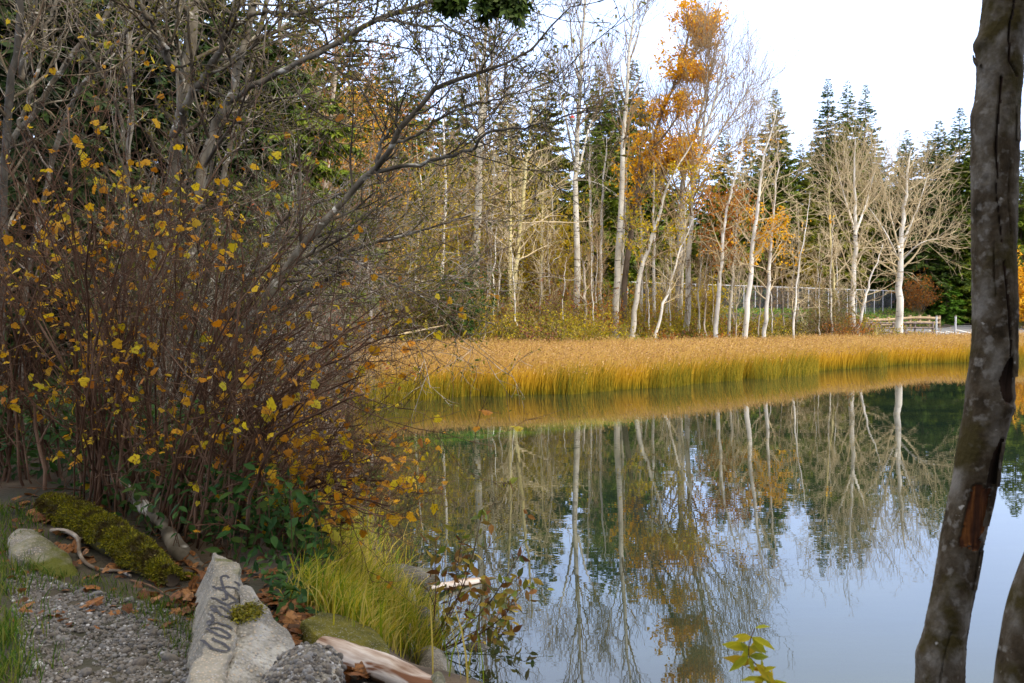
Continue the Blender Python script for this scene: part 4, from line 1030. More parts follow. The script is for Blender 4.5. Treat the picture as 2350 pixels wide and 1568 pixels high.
def tuft(g, px, py, n, L, W, lean, rg, spread=.12, mi=0, curl=1.0):
    c = ground(px, py)
    b = c + np.concatenate([rg.normal(0, spread, (n, 2)), np.zeros((n, 1))], 1); b[:, 2] = np.maximum(terr(b[:, 0], b[:, 1]), -.05) - .01
    l = np.array([lean[0], lean[1], 0])[None] + np.concatenate([rg.normal(0, .32, (n, 2)), np.zeros((n, 1))], 1)
    blades(g, b, L * (.5 + .7 * rg.random(n)), W * (.6 + .7 * rg.random(n)), l, rg, mi, curl)

def long_grass():
    rg = np.random.default_rng(6); g = Geo()
    for i in range(230):
        t = rg.random(); x = 660 + 320 * t + rg.normal(0, 25); y = 1225 + 270 * t + rg.normal(0, 35)
        if y > 1215 + 1.02 * (x - 640): continue
        tuft(g, x, y, 20, .40, .0040, (.30, .05), rg, .08)
    for i in range(40):
        x = 640 + 230 * rg.random(); y = 1190 + 80 * rg.random()
        tuft(g, x, y, 22, .45, .0038, (.2, 0), rg, .14)
    for i in range(60):
        t = rg.random(); tuft(g, 690 + 200 * t + rg.normal(0, 12), 1385 + 105 * t + rg.normal(0, 8) - 12, 16, .30, .0034, (.22, -.05), rg, .06)
    for x, y, n in [(965, 1515, 40), (940, 1490, 40), (985, 1525, 30), (890, 1440, 40), (1040, 1560, 10), (850, 1390, 40), (910, 1440, 40)]:
        tuft(g, x, y, n, .42, .0035, (.15, -.1), rg, .09)
    tag(g.build('long_grass', M['grass_gold']), 'long yellow-green grass arching over the edge of the bank', 'grass', kind='stuff')
    g = Geo()
    for i in range(46):
        x = -40 + 100 * rg.random() ** 1.4; y = 1180 + 400 * rg.random()
        tuft(g, x, y, 40, .13, .0028, (.1, -.1), rg, .09)
    for x, y in [(360, 1420), (400, 1445), (420, 1430), (440, 1480), (435, 1500), (300, 1360), (260, 1375), (330, 1385), (220, 1350), (140, 1330), (100, 1320), (450, 1460), (380, 1405), (350, 1395), (180, 1345)]:
        tuft(g, x, y, 60, .085, .0022, (.05, -.1), rg, .07)
    tag(g.build('short_grass', M['grass_green']), 'short green turf creeping over the gravel', 'grass', kind='stuff')
long_grass()

# ------------------------------------------------------------------ gravel, fallen leaves
def gravel():
    rg = np.random.default_rng(9); n = 120000
    X = -3.6 + 3.4 * rg.random(n); Y = 3.0 + 3.6 * rg.random(n); Z = terr(X, Y); P = np.stack([X, Y, Z], -1)
    x, y = project(P)
    ok = inside(x, y, [(20, 1900), (50, 1500), (15, 1330), (60, 1300), (150, 1340), (260, 1365), (350, 1390), (470, 1430), (470, 1900)])
    ok &= (vnoise(P, 2.2, 5, 3) > -.62) & (vnoise(P, 9, 6, 2) > -.48)
    P = P[ok]; n = len(P)
    s = np.exp(rg.normal(-5.12, .36, n)); big = rg.random(n) < .012; s[big] *= 2.4
    sc = np.stack([s * (.8 + .5 * rg.random(n)), s * (.7 + .4 * rg.random(n)), s * (.5 + .3 * rg.random(n))], -1)
    P[:, 2] += s * .25
    g = Geo(); R_ = rotmats(n, (0, 0, 1), .35, rg); bg = s > .0085; inst(g, *ICO2, P[bg], R_[bg], sc[bg]); inst(g, *ICO1, P[~bg], R_[~bg], sc[~bg])
    m, nt, p, out = newmat('gravel_stone')
    gi = nt.nodes.new("ShaderNodeNewGeometry")
    c = ramp(nt, gi.outputs['Random Per Island'], [(.022, .022, .025), (.055, .055, .06), (.19, .19, .20), (.045, .034, .03), (.10, .098, .10), (.08, .065, .055), (.045, .048, .058), (.46, .46, .48)])
    c = mixc(nt, ramp(nt, noise(nt, 60, 3), [(0, 0, 0), (1, 1, 1)], [.4, .7]), c, (.14, .12, .10))
    nt.links.new(c, p.inputs['Base Color']); p.inputs['Roughness'].default_value = .8
    tag(g.build('gravel', m), 'loose grey and white pebbles on the bare patch of bank', 'gravel', kind='stuff')
gravel()
def litter():
    rg = np.random.default_rng(19); g = Geo()
    spots = [(100, 1190, 14), (60, 1165, 10), (450, 1400, 26), (430, 1385, 14), (440, 1360, 10), (350, 1370, 8), (240, 1320, 8), (190, 1290, 8), (160, 1240, 8), (410, 1310, 10), (470, 1330, 8), (250, 1400, 3), (690, 1440, 14), (700, 1470, 14), (665, 1420, 10), (830, 1545, 12), (810, 1560, 8), (640, 1400, 14), (620, 1370, 12), (680, 1450, 14), (720, 1450, 8), (560, 1330, 8), (60, 1400, 4), (440, 1300, 10), (400, 1260, 8)]
    for x, y, n in spots:
        for i in range(n):
            q = ground(x + rg.normal(0, 22), y + rg.normal(0, 12), .015 + .03 * rg.random())
            inst(g, *(LOBED if rg.random() < .7 else OVAL), q[None], rotmats(1, (0, -.1, 1), .45, rg), np.array([.05 + .06 * rg.random()]))
    for i in range(260):
        q = ground(-20 + 800 * rg.random(), 1150 + 300 * rg.random(), .01)
        inst(g, *LOBED, q[None], rotmats(1, (0, 0, 1), .3, rg), np.array([.03 + .05 * rg.random()]))
    tag(g.build('fallen_leaves', M['leaf_fallen'], smooth=False), 'fallen orange-brown leaves littering the bank', 'leaves', kind='stuff')
litter()

# ------------------------------------------------------------------ stones and concrete
def stonemat(name, cols, scale=9, spk=55, spkc=(.34, .32, .29), moss=None, bump=.6, bd=.01):
    m, nt, p, out = newmat(name)
    n1 = noise(nt, scale, 6); c = ramp(nt, n1, cols, [.32, .5, .68])
    v = nt.nodes.new("ShaderNodeTexVoronoi"); v.inputs['Scale'].default_value = spk
    tc = nt.nodes.new("ShaderNodeTexCoord"); nt.links.new(tc.outputs['Object'], v.inputs['Vector'])
    sv = nt.nodes.new("ShaderNodeSeparateColor"); nt.links.new(v.outputs['Color'], sv.inputs[0])
    cc = ramp(nt, sv.outputs[0], [tuple(x * .45 for x in spkc), spkc, (spkc[0] * 1.25, spkc[1] * 1.02, spkc[2] * .8), (.30, .31, .35)])
    f = ramp(nt, v.outputs['Distance'], [(.75, .75, .75), (0, 0, 0)], [.30, .46])
    c = mixc(nt, f, c, cc)
    if moss:
        fm = ramp(nt, noise(nt, moss[0], 4), [(0, 0, 0), (1, 1, 1)], list(moss[1]))
        c = mixc(nt, fm, c, (.08, .085, .012))
    nt.links.new(c, p.inputs['Base Color']); p.inputs['Roughness'].default_value = .9; p.inputs['Specular IOR Level'].default_value = .2
    a = nt.nodes.new("ShaderNodeMath"); a.operation = 'MULTIPLY_ADD'; a.inputs[1].default_value = -.7
    n2 = noise(nt, scale * 9, 4); nt.links.new(v.outputs['Distance'], a.inputs[0]); nt.links.new(n2, a.inputs[2])
    bumpn(nt, p, a.outputs[0], bump, bd)
    return m
M['concrete'] = stonemat('concrete', [(.12, .11, .09), (.20, .185, .155), (.27, .25, .215)], 5, 75, moss=(2.6, (.66, .74)))
M['concrete_rough'] = stonemat('concrete_rough', [(.11, .10, .085), (.22, .205, .18), (.42, .41, .39)], 4, 55, moss=(3.0, (.64, .74)), bump=.9, bd=.02)
M['mossy_stone'] = stonemat('mossy_stone', [(.10, .09, .075), (.20, .185, .16), (.30, .28, .25)], 6, 70, moss=(2.4, (.42, .58)))
M['moss_slab'] = stonemat('moss_slab', [(.04, .04, .006), (.085, .08, .008), (.14, .12, .012)], 10, 120, (.12, .11, .03), bump=.8)
M['wet_stone'] = stonemat('wet_stone', [(.03, .028, .024), (.08, .075, .065), (.16, .15, .135)], 5, 60, (.14, .13, .12), moss=(2, (.5, .65)))

def dome(outline, bulge, skirt, amp, nscale, seed, rings=26, na=150, flare=.06, power=2.0):
    """closed rounded block: outline is its upper rim in space"""
    O = np.vstack([outline, outline[:1]]); d = np.r_[0, np.cumsum(np.linalg.norm(np.diff(O, axis=0), axis=1))]
    s = np.linspace(0, d[-1], na, endpoint=False); R = np.stack([np.interp(s, d, O[:, j]) for j in range(3)], -1)
    R = (np.roll(R, 1, 0) + 2 * R + np.roll(R, -1, 0)) / 4
    c = R.mean(0); V = [c[None] + np.array([[0, 0, bulge]])]
    for i in range(1, rings + 1):
        r = i / rings; q = c + (R - c) * r; q = q.copy(); q[:, 2] += bulge * (1 - r ** power); V.append(q)
    for i in range(1, 9):
        r = i / 8; q = R + (R - c) * flare * r; q[:, 2] = R[:, 2] - skirt * r; V.append(q)
    V = np.concatenate(V); N = vnoise(V, nscale, seed, 4)
    dr = unit(V - c + np.array([0, 0, .12])); V = V + dr * (N * amp)[:, None]
    F3 = [[0, 1 + j, 1 + (j + 1) % na] for j in range(na)]
    i_, j_ = np.meshgrid(np.arange(rings + 8 - 1), np.arange(na), indexing='ij'); b = 1 + i_ * na; j2 = (j_ + 1) % na
    F4 = np.stack([b + j_, b + na + j_, b + na + j2, b + j2], -1).reshape(-1, 4)
    return V, F3, F4
def dome_geo(g, *a, mi=0, **k):
    V, F3, F4 = dome(*a, **k); n0 = g.n
    V32 = V.astype(np.float32); g.V.append(V32); g.n += len(V32)
    g.F.append((np.array(F3) + n0, mi)); g.F.append((F4 + n0, mi)); return V

def stone(name, label, pts, z, mat, bulge=.06, skirt=.35, amp=.03, nscale=6, seed=0, tilt=(0, 0), cat='stone', flare=.35, power=2.0):
    nrm = np.array([-tilt[0], -tilt[1], 1.0]); c = np.mean(np.array(pts, float), 0); p0 = ground(c[0], c[1], z)
    O = np.array([on_plane(x, y, p0, nrm) for x, y in pts]); b = O.mean(0).copy(); b[2] -= skirt
    root = thing(name, b, label, cat); g = Geo(); dome_geo(g, O, bulge, skirt, amp, nscale, seed, flare=flare, power=power)
    g.build('rock', M[mat], root, b); return root, O

def zz(p): return ((720 + p[0] / 3.135) * .5737, (2200 + p[1] / 3.135) * .5737)

def graffiti_block():
    p0 = np.array([0, 5.0, 1.36]); n = unit(np.array([0.02, -.10, 1.0]))
    Lz = [(445, 60), (436, 150), (428, 280), (415, 440), (385, 600), (350, 760), (310, 930), (265, 1110), (225, 1270), (175, 1440), (120, 1600), (60, 1800)]
    Rz = [(600, 100), (735, 205), (745, 330), (752, 480), (748, 640), (735, 790), (715, 900), (690, 1020), (650, 1180), (615, 1340), (560, 1540), (500, 1760)]
    K = 90
    Lp = poly([on_plane(*zz(p), p0, n) for p in Lz], K); Rp = poly([on_plane(*zz(p), p0, n) for p in Rz], K)
    b = (Lp[45] + Rp[45]) / 2; b = b.copy(); b[2] -= .25
    root = thing('concrete_block', b, 'weathered grey concrete block with dark cursive graffiti along its narrow top', 'concrete block')
    ring = []
    for k in range(K):
        l, r = Lp[k], Rp[k]; ac = unit(r - l); pts = []
        fl = .13 if k < 60 else .10
        for f in np.linspace(1, 0.04, 6): pts.append(l + np.array([-fl * f, .03 * f, -.24 * f]))
        for f in np.linspace(.03, .97, 16): pts.append(l + (r - l) * f)
        for f in np.linspace(.04, 1, 6): pts.append(r + np.array([.04 * f, 0, -.26 * f]))
        ring.append(pts)
    V = np.array(ring); m_ = V.shape[1]; cen = V.mean(1, keepdims=True)
    rough = .0055 * vnoise(V, 45, 3, 3) + .010 * vnoise(V, 9, 4, 2)
    edge = np.zeros(m_); edge[4:8] = 1; edge[20:24] = 1
    rough = rough * (1 + 1.6 * edge[None]) - .012 * edge[None] * np.clip(vnoise(V, 22, 8, 2) * 4, 0, 1)
    V = V + unit(V - cen) * rough[..., None]
    idx = np.arange(K * m_).reshape(K, m_)
    g = Geo(); g.add(V.reshape(-1, 3), np.stack([idx[:-1, :-1], idx[:-1, 1:], idx[1:, 1:], idx[1:, :-1]], -1).reshape(-1, 4)[:, ::-1])
    for k in (0, K - 1):
        g.add(np.vstack([V[k], V[k].mean(0)[None]]), [[j, (j + 1) % m_, m_] for j in range(m_)])
    g.build('beam', M['concrete'], root, b)
    # broken slope cast against the beam
    zb = lambda p: ((700 + p[0] / 2.4775) * .5737, (2100 + p[1] / 2.4775) * .5737)
    out = [(645, 600), (700, 600), (760, 622), (800, 690), (840, 765), (930, 850), (960, 930), (1040, 990), (1110, 1050), (1165, 1190), (1120, 1330), (1000, 1480), (880, 1640), (700, 1760), (400, 1760), (470, 1560), (530, 1330), (575, 1120), (610, 960), (640, 800)]
    q0 = on_plane(*zb((700, 1150)), p0 - np.array([0, 0, .05]), n); n2 = unit(np.array([.42, -.12, 1.0]))
    O = np.array([on_plane(*zb(p), q0, n2) for p in out])
    g = Geo(); dome_geo(g, O, .045, .35, .035, 7, 11, rings=40, na=220, flare=.05, power=1.6); g.build('broken_slope', M['concrete_rough'], root, b)
    # moss cushion in the angle
    rg = np.random.default_rng(3); mc = on_plane(*zb((710, 870)), q0 + np.array([0, 0, .03]), n2)
    P = mc + rg.normal(0, 1, (3500, 3)) * np.array([.028, .045, .012]); g = Geo(); inst(g, *KITE, P, rotmats(len(P), (0, 0, 1), .6, rg), .010 + .012 * rg.random(len(P))); g.build('moss', M['moss'], root, b)
    top = V[:, 6:22].reshape(-1, 3)
    def settle(Q):
        o_ = []
        for q in Q:
            d2 = ((top - q) ** 2).sum(1); j = np.argpartition(d2, 4)[:4]; w_ = 1 / (d2[j] + 1e-6); o_.append(((top[j] - q) @ n * w_).sum() / w_.sum())
        return Q + np.array(o_)[:, None] * n
    # sprayed writing
    st = [[(610, 358), (590, 332), (545, 325), (518, 345), (515, 380), (530, 430), (547, 480), (566, 530), (582, 575), (585, 608), (560, 625), (525, 608)],
          [(415, 440), (440, 468), (500, 490), (560, 520), (600, 555), (660, 590), (710, 630), (722, 655), (690, 662), (645, 672), (622, 695), (602, 715), (630, 742), (662, 756)],
          [(440, 475), (520, 468), (600, 462), (680, 475), (738, 505)], [(680, 398), (722, 420), (752, 458)],
          [(380, 610), (430, 610), (490, 640), (550, 680), (592, 706)],
          [(452, 795), (408, 758), (392, 728), (425, 708), (500, 720), (570, 755), (632, 800), (668, 838), (662, 866), (605, 852), (530, 825), (470, 780), (440, 742)],
          [(345, 798), (385, 815), (412, 850), (412, 890), (388, 908), (358, 893), (352, 915), (395, 935)],
          [(395, 930), (450, 915), (500, 930), (560, 950), (610, 975), (656, 1006)],
          [(330, 985), (370, 975), (440, 980), (520, 1010), (590, 1060), (627, 1100), (612, 1126), (560, 1115), (480, 1080), (400, 1030), (348, 1002), (325, 988)],
          [(405, 1122), (450, 1150), (520, 1180), (580, 1220), (618, 1258), (602, 1290), (540, 1290), (460, 1275), (400, 1248), (350, 1200), (310, 1160), (258, 1133)]]
    g = Geo()
    for i, s_ in enumerate(st):
        P = poly([on_plane(*zz(p), p0, n) for p in s_], 60); T = unit(np.gradient(P, axis=0)); S_ = np.cross(n, T)
        wd = .0066 * (1 + .18 * vnoise(P, 40, i)); lift = (.0045 + .0004 * i + np.linspace(0, .0012, 60))[:, None] * n
        W3 = [settle(P + S_ * wd[:, None] * q_) + lift * .75 for q_ in (-1, 0, 1)]; Vg = np.stack([W3[0], W3[1], W3[1], W3[2]], 1); b2 = np.arange(59) * 4; g.add(Vg, np.concatenate([np.stack([b2, b2 + 1, b2 + 5, b2 + 4], -1), np.stack([b2 + 2, b2 + 3, b2 + 7, b2 + 6], -1)])); continue
        V = 0; b_ = np.arange(59) * 2
        g.add(V, np.stack([b_, b_ + 1, b_ + 3, b_ + 2], -1))
    m, nt, p, o_ = newmat('spray_paint'); c = ramp(nt, noise(nt, 90, 3), [(.015, .016, .024), (.03, .03, .045), (.12, .12, .13)], [.3, .6, .75]); nt.links.new(c, p.inputs['Base Color']); p.inputs['Roughness'].default_value = .7
    g.build('graffiti', m, root, b)
graffiti_block()

def pebble_boulder():
    pts = [(592, 1600), (610, 1545), (640, 1515), (662, 1492), (700, 1480), (745, 1483), (778, 1496), (785, 1530), (782, 1570), (770, 1640), (700, 1680), (620, 1670)]
    p0 = on_plane(690, 1540, (0, 0, 1.34), np.array([0, 0, 1.0])); n = unit(np.array([.05, -.25, 1.0]))
    O = np.array([on_plane(x, y, p0, n) for x, y in pts]); b = O.mean(0).copy(); b[2] -= .3
    root = thing('aggregate_boulder', b, 'lump of old concrete studded with round pebbles, beside the graffiti block', 'boulder')
    g = Geo(); V = dome_geo(g, O, .07, .35, .02, 8, 5, rings=30, na=140); g.build('matrix', M['concrete_rough'], root, b)
    rg = np.random.default_rng(2); pk = V[rg.choice(len(V), 1100, False)] + rg.normal(0, .004, (1100, 3)) - np.array([0, 0, .004])
    pk = pk[pk[:, 2] > O[:, 2].min() - .25]; s = np.exp(rg.normal(-4.75, .35, len(pk)))
    g = Geo(); inst(g, *ICO2, pk, rotmats(len(pk), rg=rg), np.stack([s, s * .85, s * .7], -1)); g.build('pebbles', bpy.data.materials['gravel_stone'], root, b)
pebble_boulder()

stone('stone_slab', 'half-buried grey slab edged with moss at the left of the mossy log', [(18, 1235), (40, 1212), (80, 1218), (130, 1250), (165, 1290), (185, 1325), (140, 1330), (80, 1300), (30, 1270)], .05, 'mossy_stone', .05, .2, .03, 7, 3, (-.1, .1))
stone('stone_slab', 'flat slab completely covered in moss behind the white log', [(690, 1425), (740, 1405), (800, 1415), (850, 1440), (890, 1480), (900, 1510), (850, 1512), (790, 1490), (730, 1465)], .07, 'moss_slab', .02, .3, .015, 8, 4, (-.15, .0))
stone('wet_rock', 'dark square-edged rock standing in the water behind the grass', [(865, 1310), (890, 1296), (940, 1300), (990, 1304), (1002, 1316), (975, 1324), (900, 1326)], .20, 'wet_stone', .03, .45, .05, 5, 5, flare=.12)
stone('shore_stone', 'small tan stone perched in front of the dark wet rock', [(922, 1350), (935, 1338), (948, 1345), (956, 1372), (948, 1390), (932, 1385)], .12, 'mossy_stone', .07, .3, .02, 9, 6)
stone('shore_stone', 'pale stone half hidden by the long grass', [(905, 1410), (925, 1400), (945, 1430), (962, 1470), (945, 1490), (915, 1460)], .10, 'concrete_rough', .08, .4, .03, 7, 7)
stone('shore_stone', 'large smooth brown-grey stone at the water edge', [(935, 1400), (975, 1398), (1005, 1420), (1012, 1450), (985, 1468), (945, 1450)], .10, 'wet_stone', .12, .4, .03, 5, 8)
stone('shore_stone', 'greenish grey boulder at the foot of the leafy sapling', [(955, 1500), (985, 1488), (1020, 1500), (1042, 1530), (1030, 1555), (990, 1550), (960, 1530)], .10, 'mossy_stone', .10, .45, .03, 5, 9)
stone('shore_stone', 'little blue-grey stone against the tip of the white log', [(985, 1562), (1005, 1553), (1022, 1560), (1025, 1580), (1000, 1590)], .08, 'mossy_stone', .05, .4, .02, 8, 10)
stone('shore_stone', 'pale grey stone below the white log at the bottom edge', [(800, 1590), (835, 1568), (860, 1572), (872, 1595), (850, 1620), (810, 1620)], .06, 'concrete_rough', .03, .2, .02, 8, 12)
stone('water_stone', 'flat algae-green stone just breaking the water surface', [(1062, 1482), (1080, 1474), (1110, 1478), (1125, 1486), (1105, 1494), (1075, 1492)], .01, 'wet_stone', .03, .2, .01, 7, 13)

# ------------------------------------------------------------------ logs and roots
def log(name, label, pts, rad, mat, S=40, K=90, amp=.02, nscale=6, seed=0, moss=0, mossname='moss', stretch=None, cat='log', endmat=None, barkside=None, partname='wood'):
    P = poly(pts, K); T = unit(np.gradient(P, axis=0)); ref = np.array([0, 0, 1.0])
    A = unit(np.cross(T, ref)); B = np.cross(A, T)
    R = np.interp(np.linspace(0, 1, K), np.linspace(0, 1, len(rad)), rad)
    a = np.arange(S) * 2 * pi / S
    dirs = A[:, None] * np.cos(a)[None, :, None] + B[:, None] * np.sin(a)[None, :, None]
    V = P[:, None] + dirs * R[:, None, None]
    Q = V.copy()
    if stretch: Q = np.stack([np.broadcast_to(np.linspace(0, 1, K)[:, None] * stretch, (K, S)), np.cos(a)[None] * R[:, None], np.sin(a)[None] * R[:, None]], -1)
    V = V + dirs * (amp * vnoise(Q, nscale, seed, 3))[..., None]
    root = thing(name, P[0], label, cat); g = Geo(); idx = np.arange(K * S).reshape(K, S); i2 = np.roll(idx, -1, 1)
    ax_ = unit(P[-1] - P[0]); sd_ = unit(np.cross([0, 0, 1.0], ax_)); Rm = np.stack([ax_, sd_, np.cross(ax_, sd_)], -1)
    root.rotation_euler = mathutils.Matrix(Rm.tolist()).to_euler()
    def link(gg, nm, mm): gg.V = [((v - P[0]) @ Rm).astype(np.float32) for v in gg.V]; return gg.build(nm, mm, root)
    F = np.stack([idx[:-1], i2[:-1], i2[1:], idx[1:]], -1)
    mats = [M[mat]]
    if barkside:
        mats.append(M[barkside]); ang = np.broadcast_to(a[None], (K, S)); q = np.sin(ang) + .35 * vnoise(Q, 14, seed + 4, 2)
        mk = (q < -.25)[:-1].ravel(); F_ = F.reshape(-1, 4); g.V.append(V.reshape(-1, 3).astype(np.float32)); g.n += K * S
        g.F.append((F_[~mk], 0)); g.F.append((F_[mk], 1))
    else: g.add(V.reshape(-1, 3), F.reshape(-1, 4))
    link(g, partname, mats)
    for k in (0, K - 1):
        gg = Geo(); gg.add(np.vstack([V[k], P[k][None] - T[k] * (.02 if k == 0 else -.02) * -1]), [[j, (j + 1) % S, S] for j in range(S)]); link(gg, 'cut_end', M[endmat or 'bark_brown'])
    if moss:
        rg = np.random.default_rng(seed); kk = rg.integers(0, K, moss); ss = rg.integers(0, S, moss); d = dirs[kk, ss]
        pos = V[kk, ss] + rg.normal(0, .008, (moss, 3)); ok = (d[:, 2] > -.25 + .6 * vnoise(pos, 4, 2, 2)); pos, d = pos[ok], d[ok]
        gg = Geo(); inst(gg, *KITE, pos, frames(unit(d + rg.normal(0, .55, d.shape) + np.array([0, 0, -.2])), unit(rg.normal(0, 1, d.shape))), .008 + .014 * rg.random(len(pos))); link(gg, 'moss', M['moss'])
    return root
M['log_wood'] = barkmat('log_wood', [(.02, .018, .008), (.05, .045, .012), (.09, .07, .02)], 9)
M['drift'] = barkmat('drift', [(.14, .07, .04), (.36, .28, .23), (.52, .46, .42), (.60, .55, .52)], 14, (.16, 1.5, 1.5), marks=(.16, .07, .035), mscale=7, mstretch=(.28, 1.7, 1.7), mpos=(.57, .63), bump=.7, bd=.015)
M['drift_bark'] = barkmat('drift_bark', [(.02, .014, .01), (.07, .04, .025), (.16, .09, .05)], 12, (.5, 1, 1), bump=.8)
log('mossy_log', 'short thick log blanketed in green moss between the gravel and the shrub', [at(108, 1160, 7.3), at(170, 1188, 6.95), at(250, 1230, 6.5), at(320, 1278, 6.1), at(395, 1330, 5.7)], [.075, .112, .115, .105, .09, .035], 'log_wood', amp=.03, nscale=5, seed=3, moss=60000)
log('moss_clump', 'small mossy root end tucked between the mossy log and the concrete block', [at(395, 1335, 5.9), at(430, 1345, 5.9), at(462, 1345, 5.9)], [.045, .055, .012], 'log_wood', amp=.02, seed=5, moss=4500, cat='root')
log('white_log', 'stripped white driftwood log with red-brown streaks sloping to the water', [at(x_, y_, min(ground(x_, y_ + 24)[1], 5.0)) for x_, y_ in ((742, 1494), (800, 1512), (870, 1535), (950, 1566), (1040, 1608))], [.072, .070, .064, .056, .045], 'drift', amp=.012, nscale=6, seed=8, barkside='drift_bark', endmat='drift_bark', cat='log')
log('curved_root', 'grey curving root arching down from the shrub to the concrete block', [at(258, 1092, 7.9), at(300, 1135, 7.5), at(345, 1175, 7.1), at(378, 1208, 6.8), at(400, 1248, 6.5), at(430, 1282, 6.35), at(500, 1325, 6.2)], [.03, .042, .046, .044, .046, .06, .02], 'bark_alder', amp=.022, nscale=9, seed=9, cat='root')
log('floating_log', 'short broken log floating beside the dark wet rock', [at(985, 1350, 9.6), at(1020, 1346, 9.75), at(1070, 1338, 9.95), at(1120, 1331, 10.1)], [.03, .042, .045, .030], 'drift', amp=.012, nscale=8, seed=12, barkside='drift_bark', endmat='drift_bark')
limb_thing('fallen_stick', 'pale crooked stick with a stub lying against the mossy log', 'stick',
           [(poly([ground(118, 1228, .03), ground(150, 1236, .05), ground(178, 1252, .05), ground(182, 1280, .03), ground(200, 1302, .02), ground(235, 1316, .02), ground(275, 1318, .02), ground(300, 1330, .02)], 24), .017, .008), (poly([ground(180, 1255, .05), ground(200, 1256, .06), ground(214, 1252, .08)], 6), .010, .008)], 'twig_silver')
limb_thing('fallen_stick', 'thin reddish stick lying on the gravel edge near the leaf pile', 'stick', [(poly([ground(300, 1340, .02), ground(345, 1352, .02), ground(380, 1372, .02), ground(400, 1382, .02)], 10), .007, .004)], 'twig_red')

# ------------------------------------------------------------------ leafy saplings at the water's edge
def water_sapling():
    rg = np.random.default_rng(15); b = ground(985, 1500); D = b[1]
    root = thing('leafy_sapling', b, 'thin willow-like sapling with brown and green leaves rising over the water', 'sapling')
    tips = [(1108, 1168), (1060, 1235), (1192, 1275), (1208, 1345), (1000, 1240), (1150, 1450), (1075, 1275), (1170, 1400), (1120, 1330), (1180, 1390)]
    P = []
    for tx, ty in tips:
        t = at(tx, ty, D + rg.normal(0, .35)); m_ = b * .5 + t * .5 + np.array([.10, 0, -.02]) * (t[0] - b[0] + .2)
        P.append(poly([b + np.array([rg.normal(0, .05), rg.normal(0, .05), 0]), m_, t], 14))
    P = np.array(P); R = np.linspace(.007, .002, 14)[None].repeat(len(P), 0)
    P2, R2 = spawn(P, R, 7, (.3, .95), (30, 60), (.12, .3), .1, .1, 5, .7, .5, .002, rg=rg)
    g = Geo(); tubes(g, P, R, 6); tubes(g, P2, R2, 4); g.build('stems', M['twig_red'], root, b)
    pos = np.concatenate([along(P, 6, rg, .45)[0], along(P2, 2, rg, .2)[0], P[:, -1], P[:, -1], P2[:, -1]]); n = len(pos)
    dd = unit(rg.normal(0, .8, (n, 3)) + np.array([.2, 0, .1]))
    m = leafmat('sapling_leaf', [(.14, .06, .02), (.30, .13, .03), (.18, .24, .03), (.46, .32, .04), (.12, .05, .025), (.14, .22, .05)], .35)
    g = Geo(); inst(g, *OVAL, pos, frames(dd, unit(rg.normal(0, 1, (n, 3)) + np.array([0, -.4, .5]))), .06 + .06 * rg.random(n)); g.build('leaves', m, root, b)
water_sapling()
def sprig():
    D = 3.0; rg = np.random.default_rng(4); tip = at(1728, 1440, D)
    b = at(1778, 1640, D); b[2] = tz(b[0], b[1])
    P = poly([b, at(1765, 1590, D), at(1748, 1540, D), at(1718, 1505, D), at(1722, 1470, D), at(1732, 1442, D)], 24)
    root = thing('leafy_sprig', b, 'yellow-green leafy sprig poking up in front of the open water', 'plant')
    g = Geo(); tubes(g, P, np.linspace(.0035, .0015, 24), 6); g.build('stem', M['twig_red'], root, b)
    lv = [(1730, 1446, 30, 8), (1718, 1452, -34, -2), (1728, 1470, 45, -18), (1712, 1470, -38, 0), (1710, 1484, -48, 6), (1726, 1470, 30, -34), (1716, 1490, -52, -2), (1730, 1480, 42, -14), (1700, 1500, -20, 36), (1712, 1512, 46, -6), (1696, 1530, -62, 8), (1702, 1510, -42, -28), (1720, 1500, 30, 30),
          (1714, 1528, 44, -42), (1706, 1540, 18, -30), (1705, 1545, -22, -38), (1722, 1555, 48, -22), (1700, 1560, -58, 8), (1722, 1560, -14, -40), (1735, 1575, 52, -12), (1735, 1580, -40, -20), (1720, 1505, 8, -32)]
    g = Geo()
    V = OVAL[0] * np.array([.75, 1, 1]); 
    for x, y, dx, dy in lv:
        i = int(np.argmin(np.abs(P[:, 2] - at(x, y, D)[2]))); p_ = P[i]; d = np.array([dx, rg.normal(0, 12), dy]) * D / FPX
        L = np.linalg.norm(d) * 1.15; inst(g, V, OVAL[1], p_[None], frames(unit(d)[None], unit(np.array([0, -.8, .5]) + rg.normal(0, .3, 3))[None]), np.array([L]))
    for i in rg.integers(3, 23, 20):
        d = np.array([rg.normal(0, 1), rg.normal(0, .5), rg.normal(-.15, .6)]); inst(g, V, OVAL[1], P[i][None], frames(unit(d)[None], unit(np.array([0, -.8, .5]) + rg.normal(0, .3, 3))[None]), np.array([.035 + .03 * rg.random()]))
    m = leafmat('sprig_leaf', [(.24, .30, .02), (.40, .42, .02), (.55, .48, .02), (.60, .34, .02), (.30, .36, .03)], .4); g.build('leaves', m, root, b)
sprig()

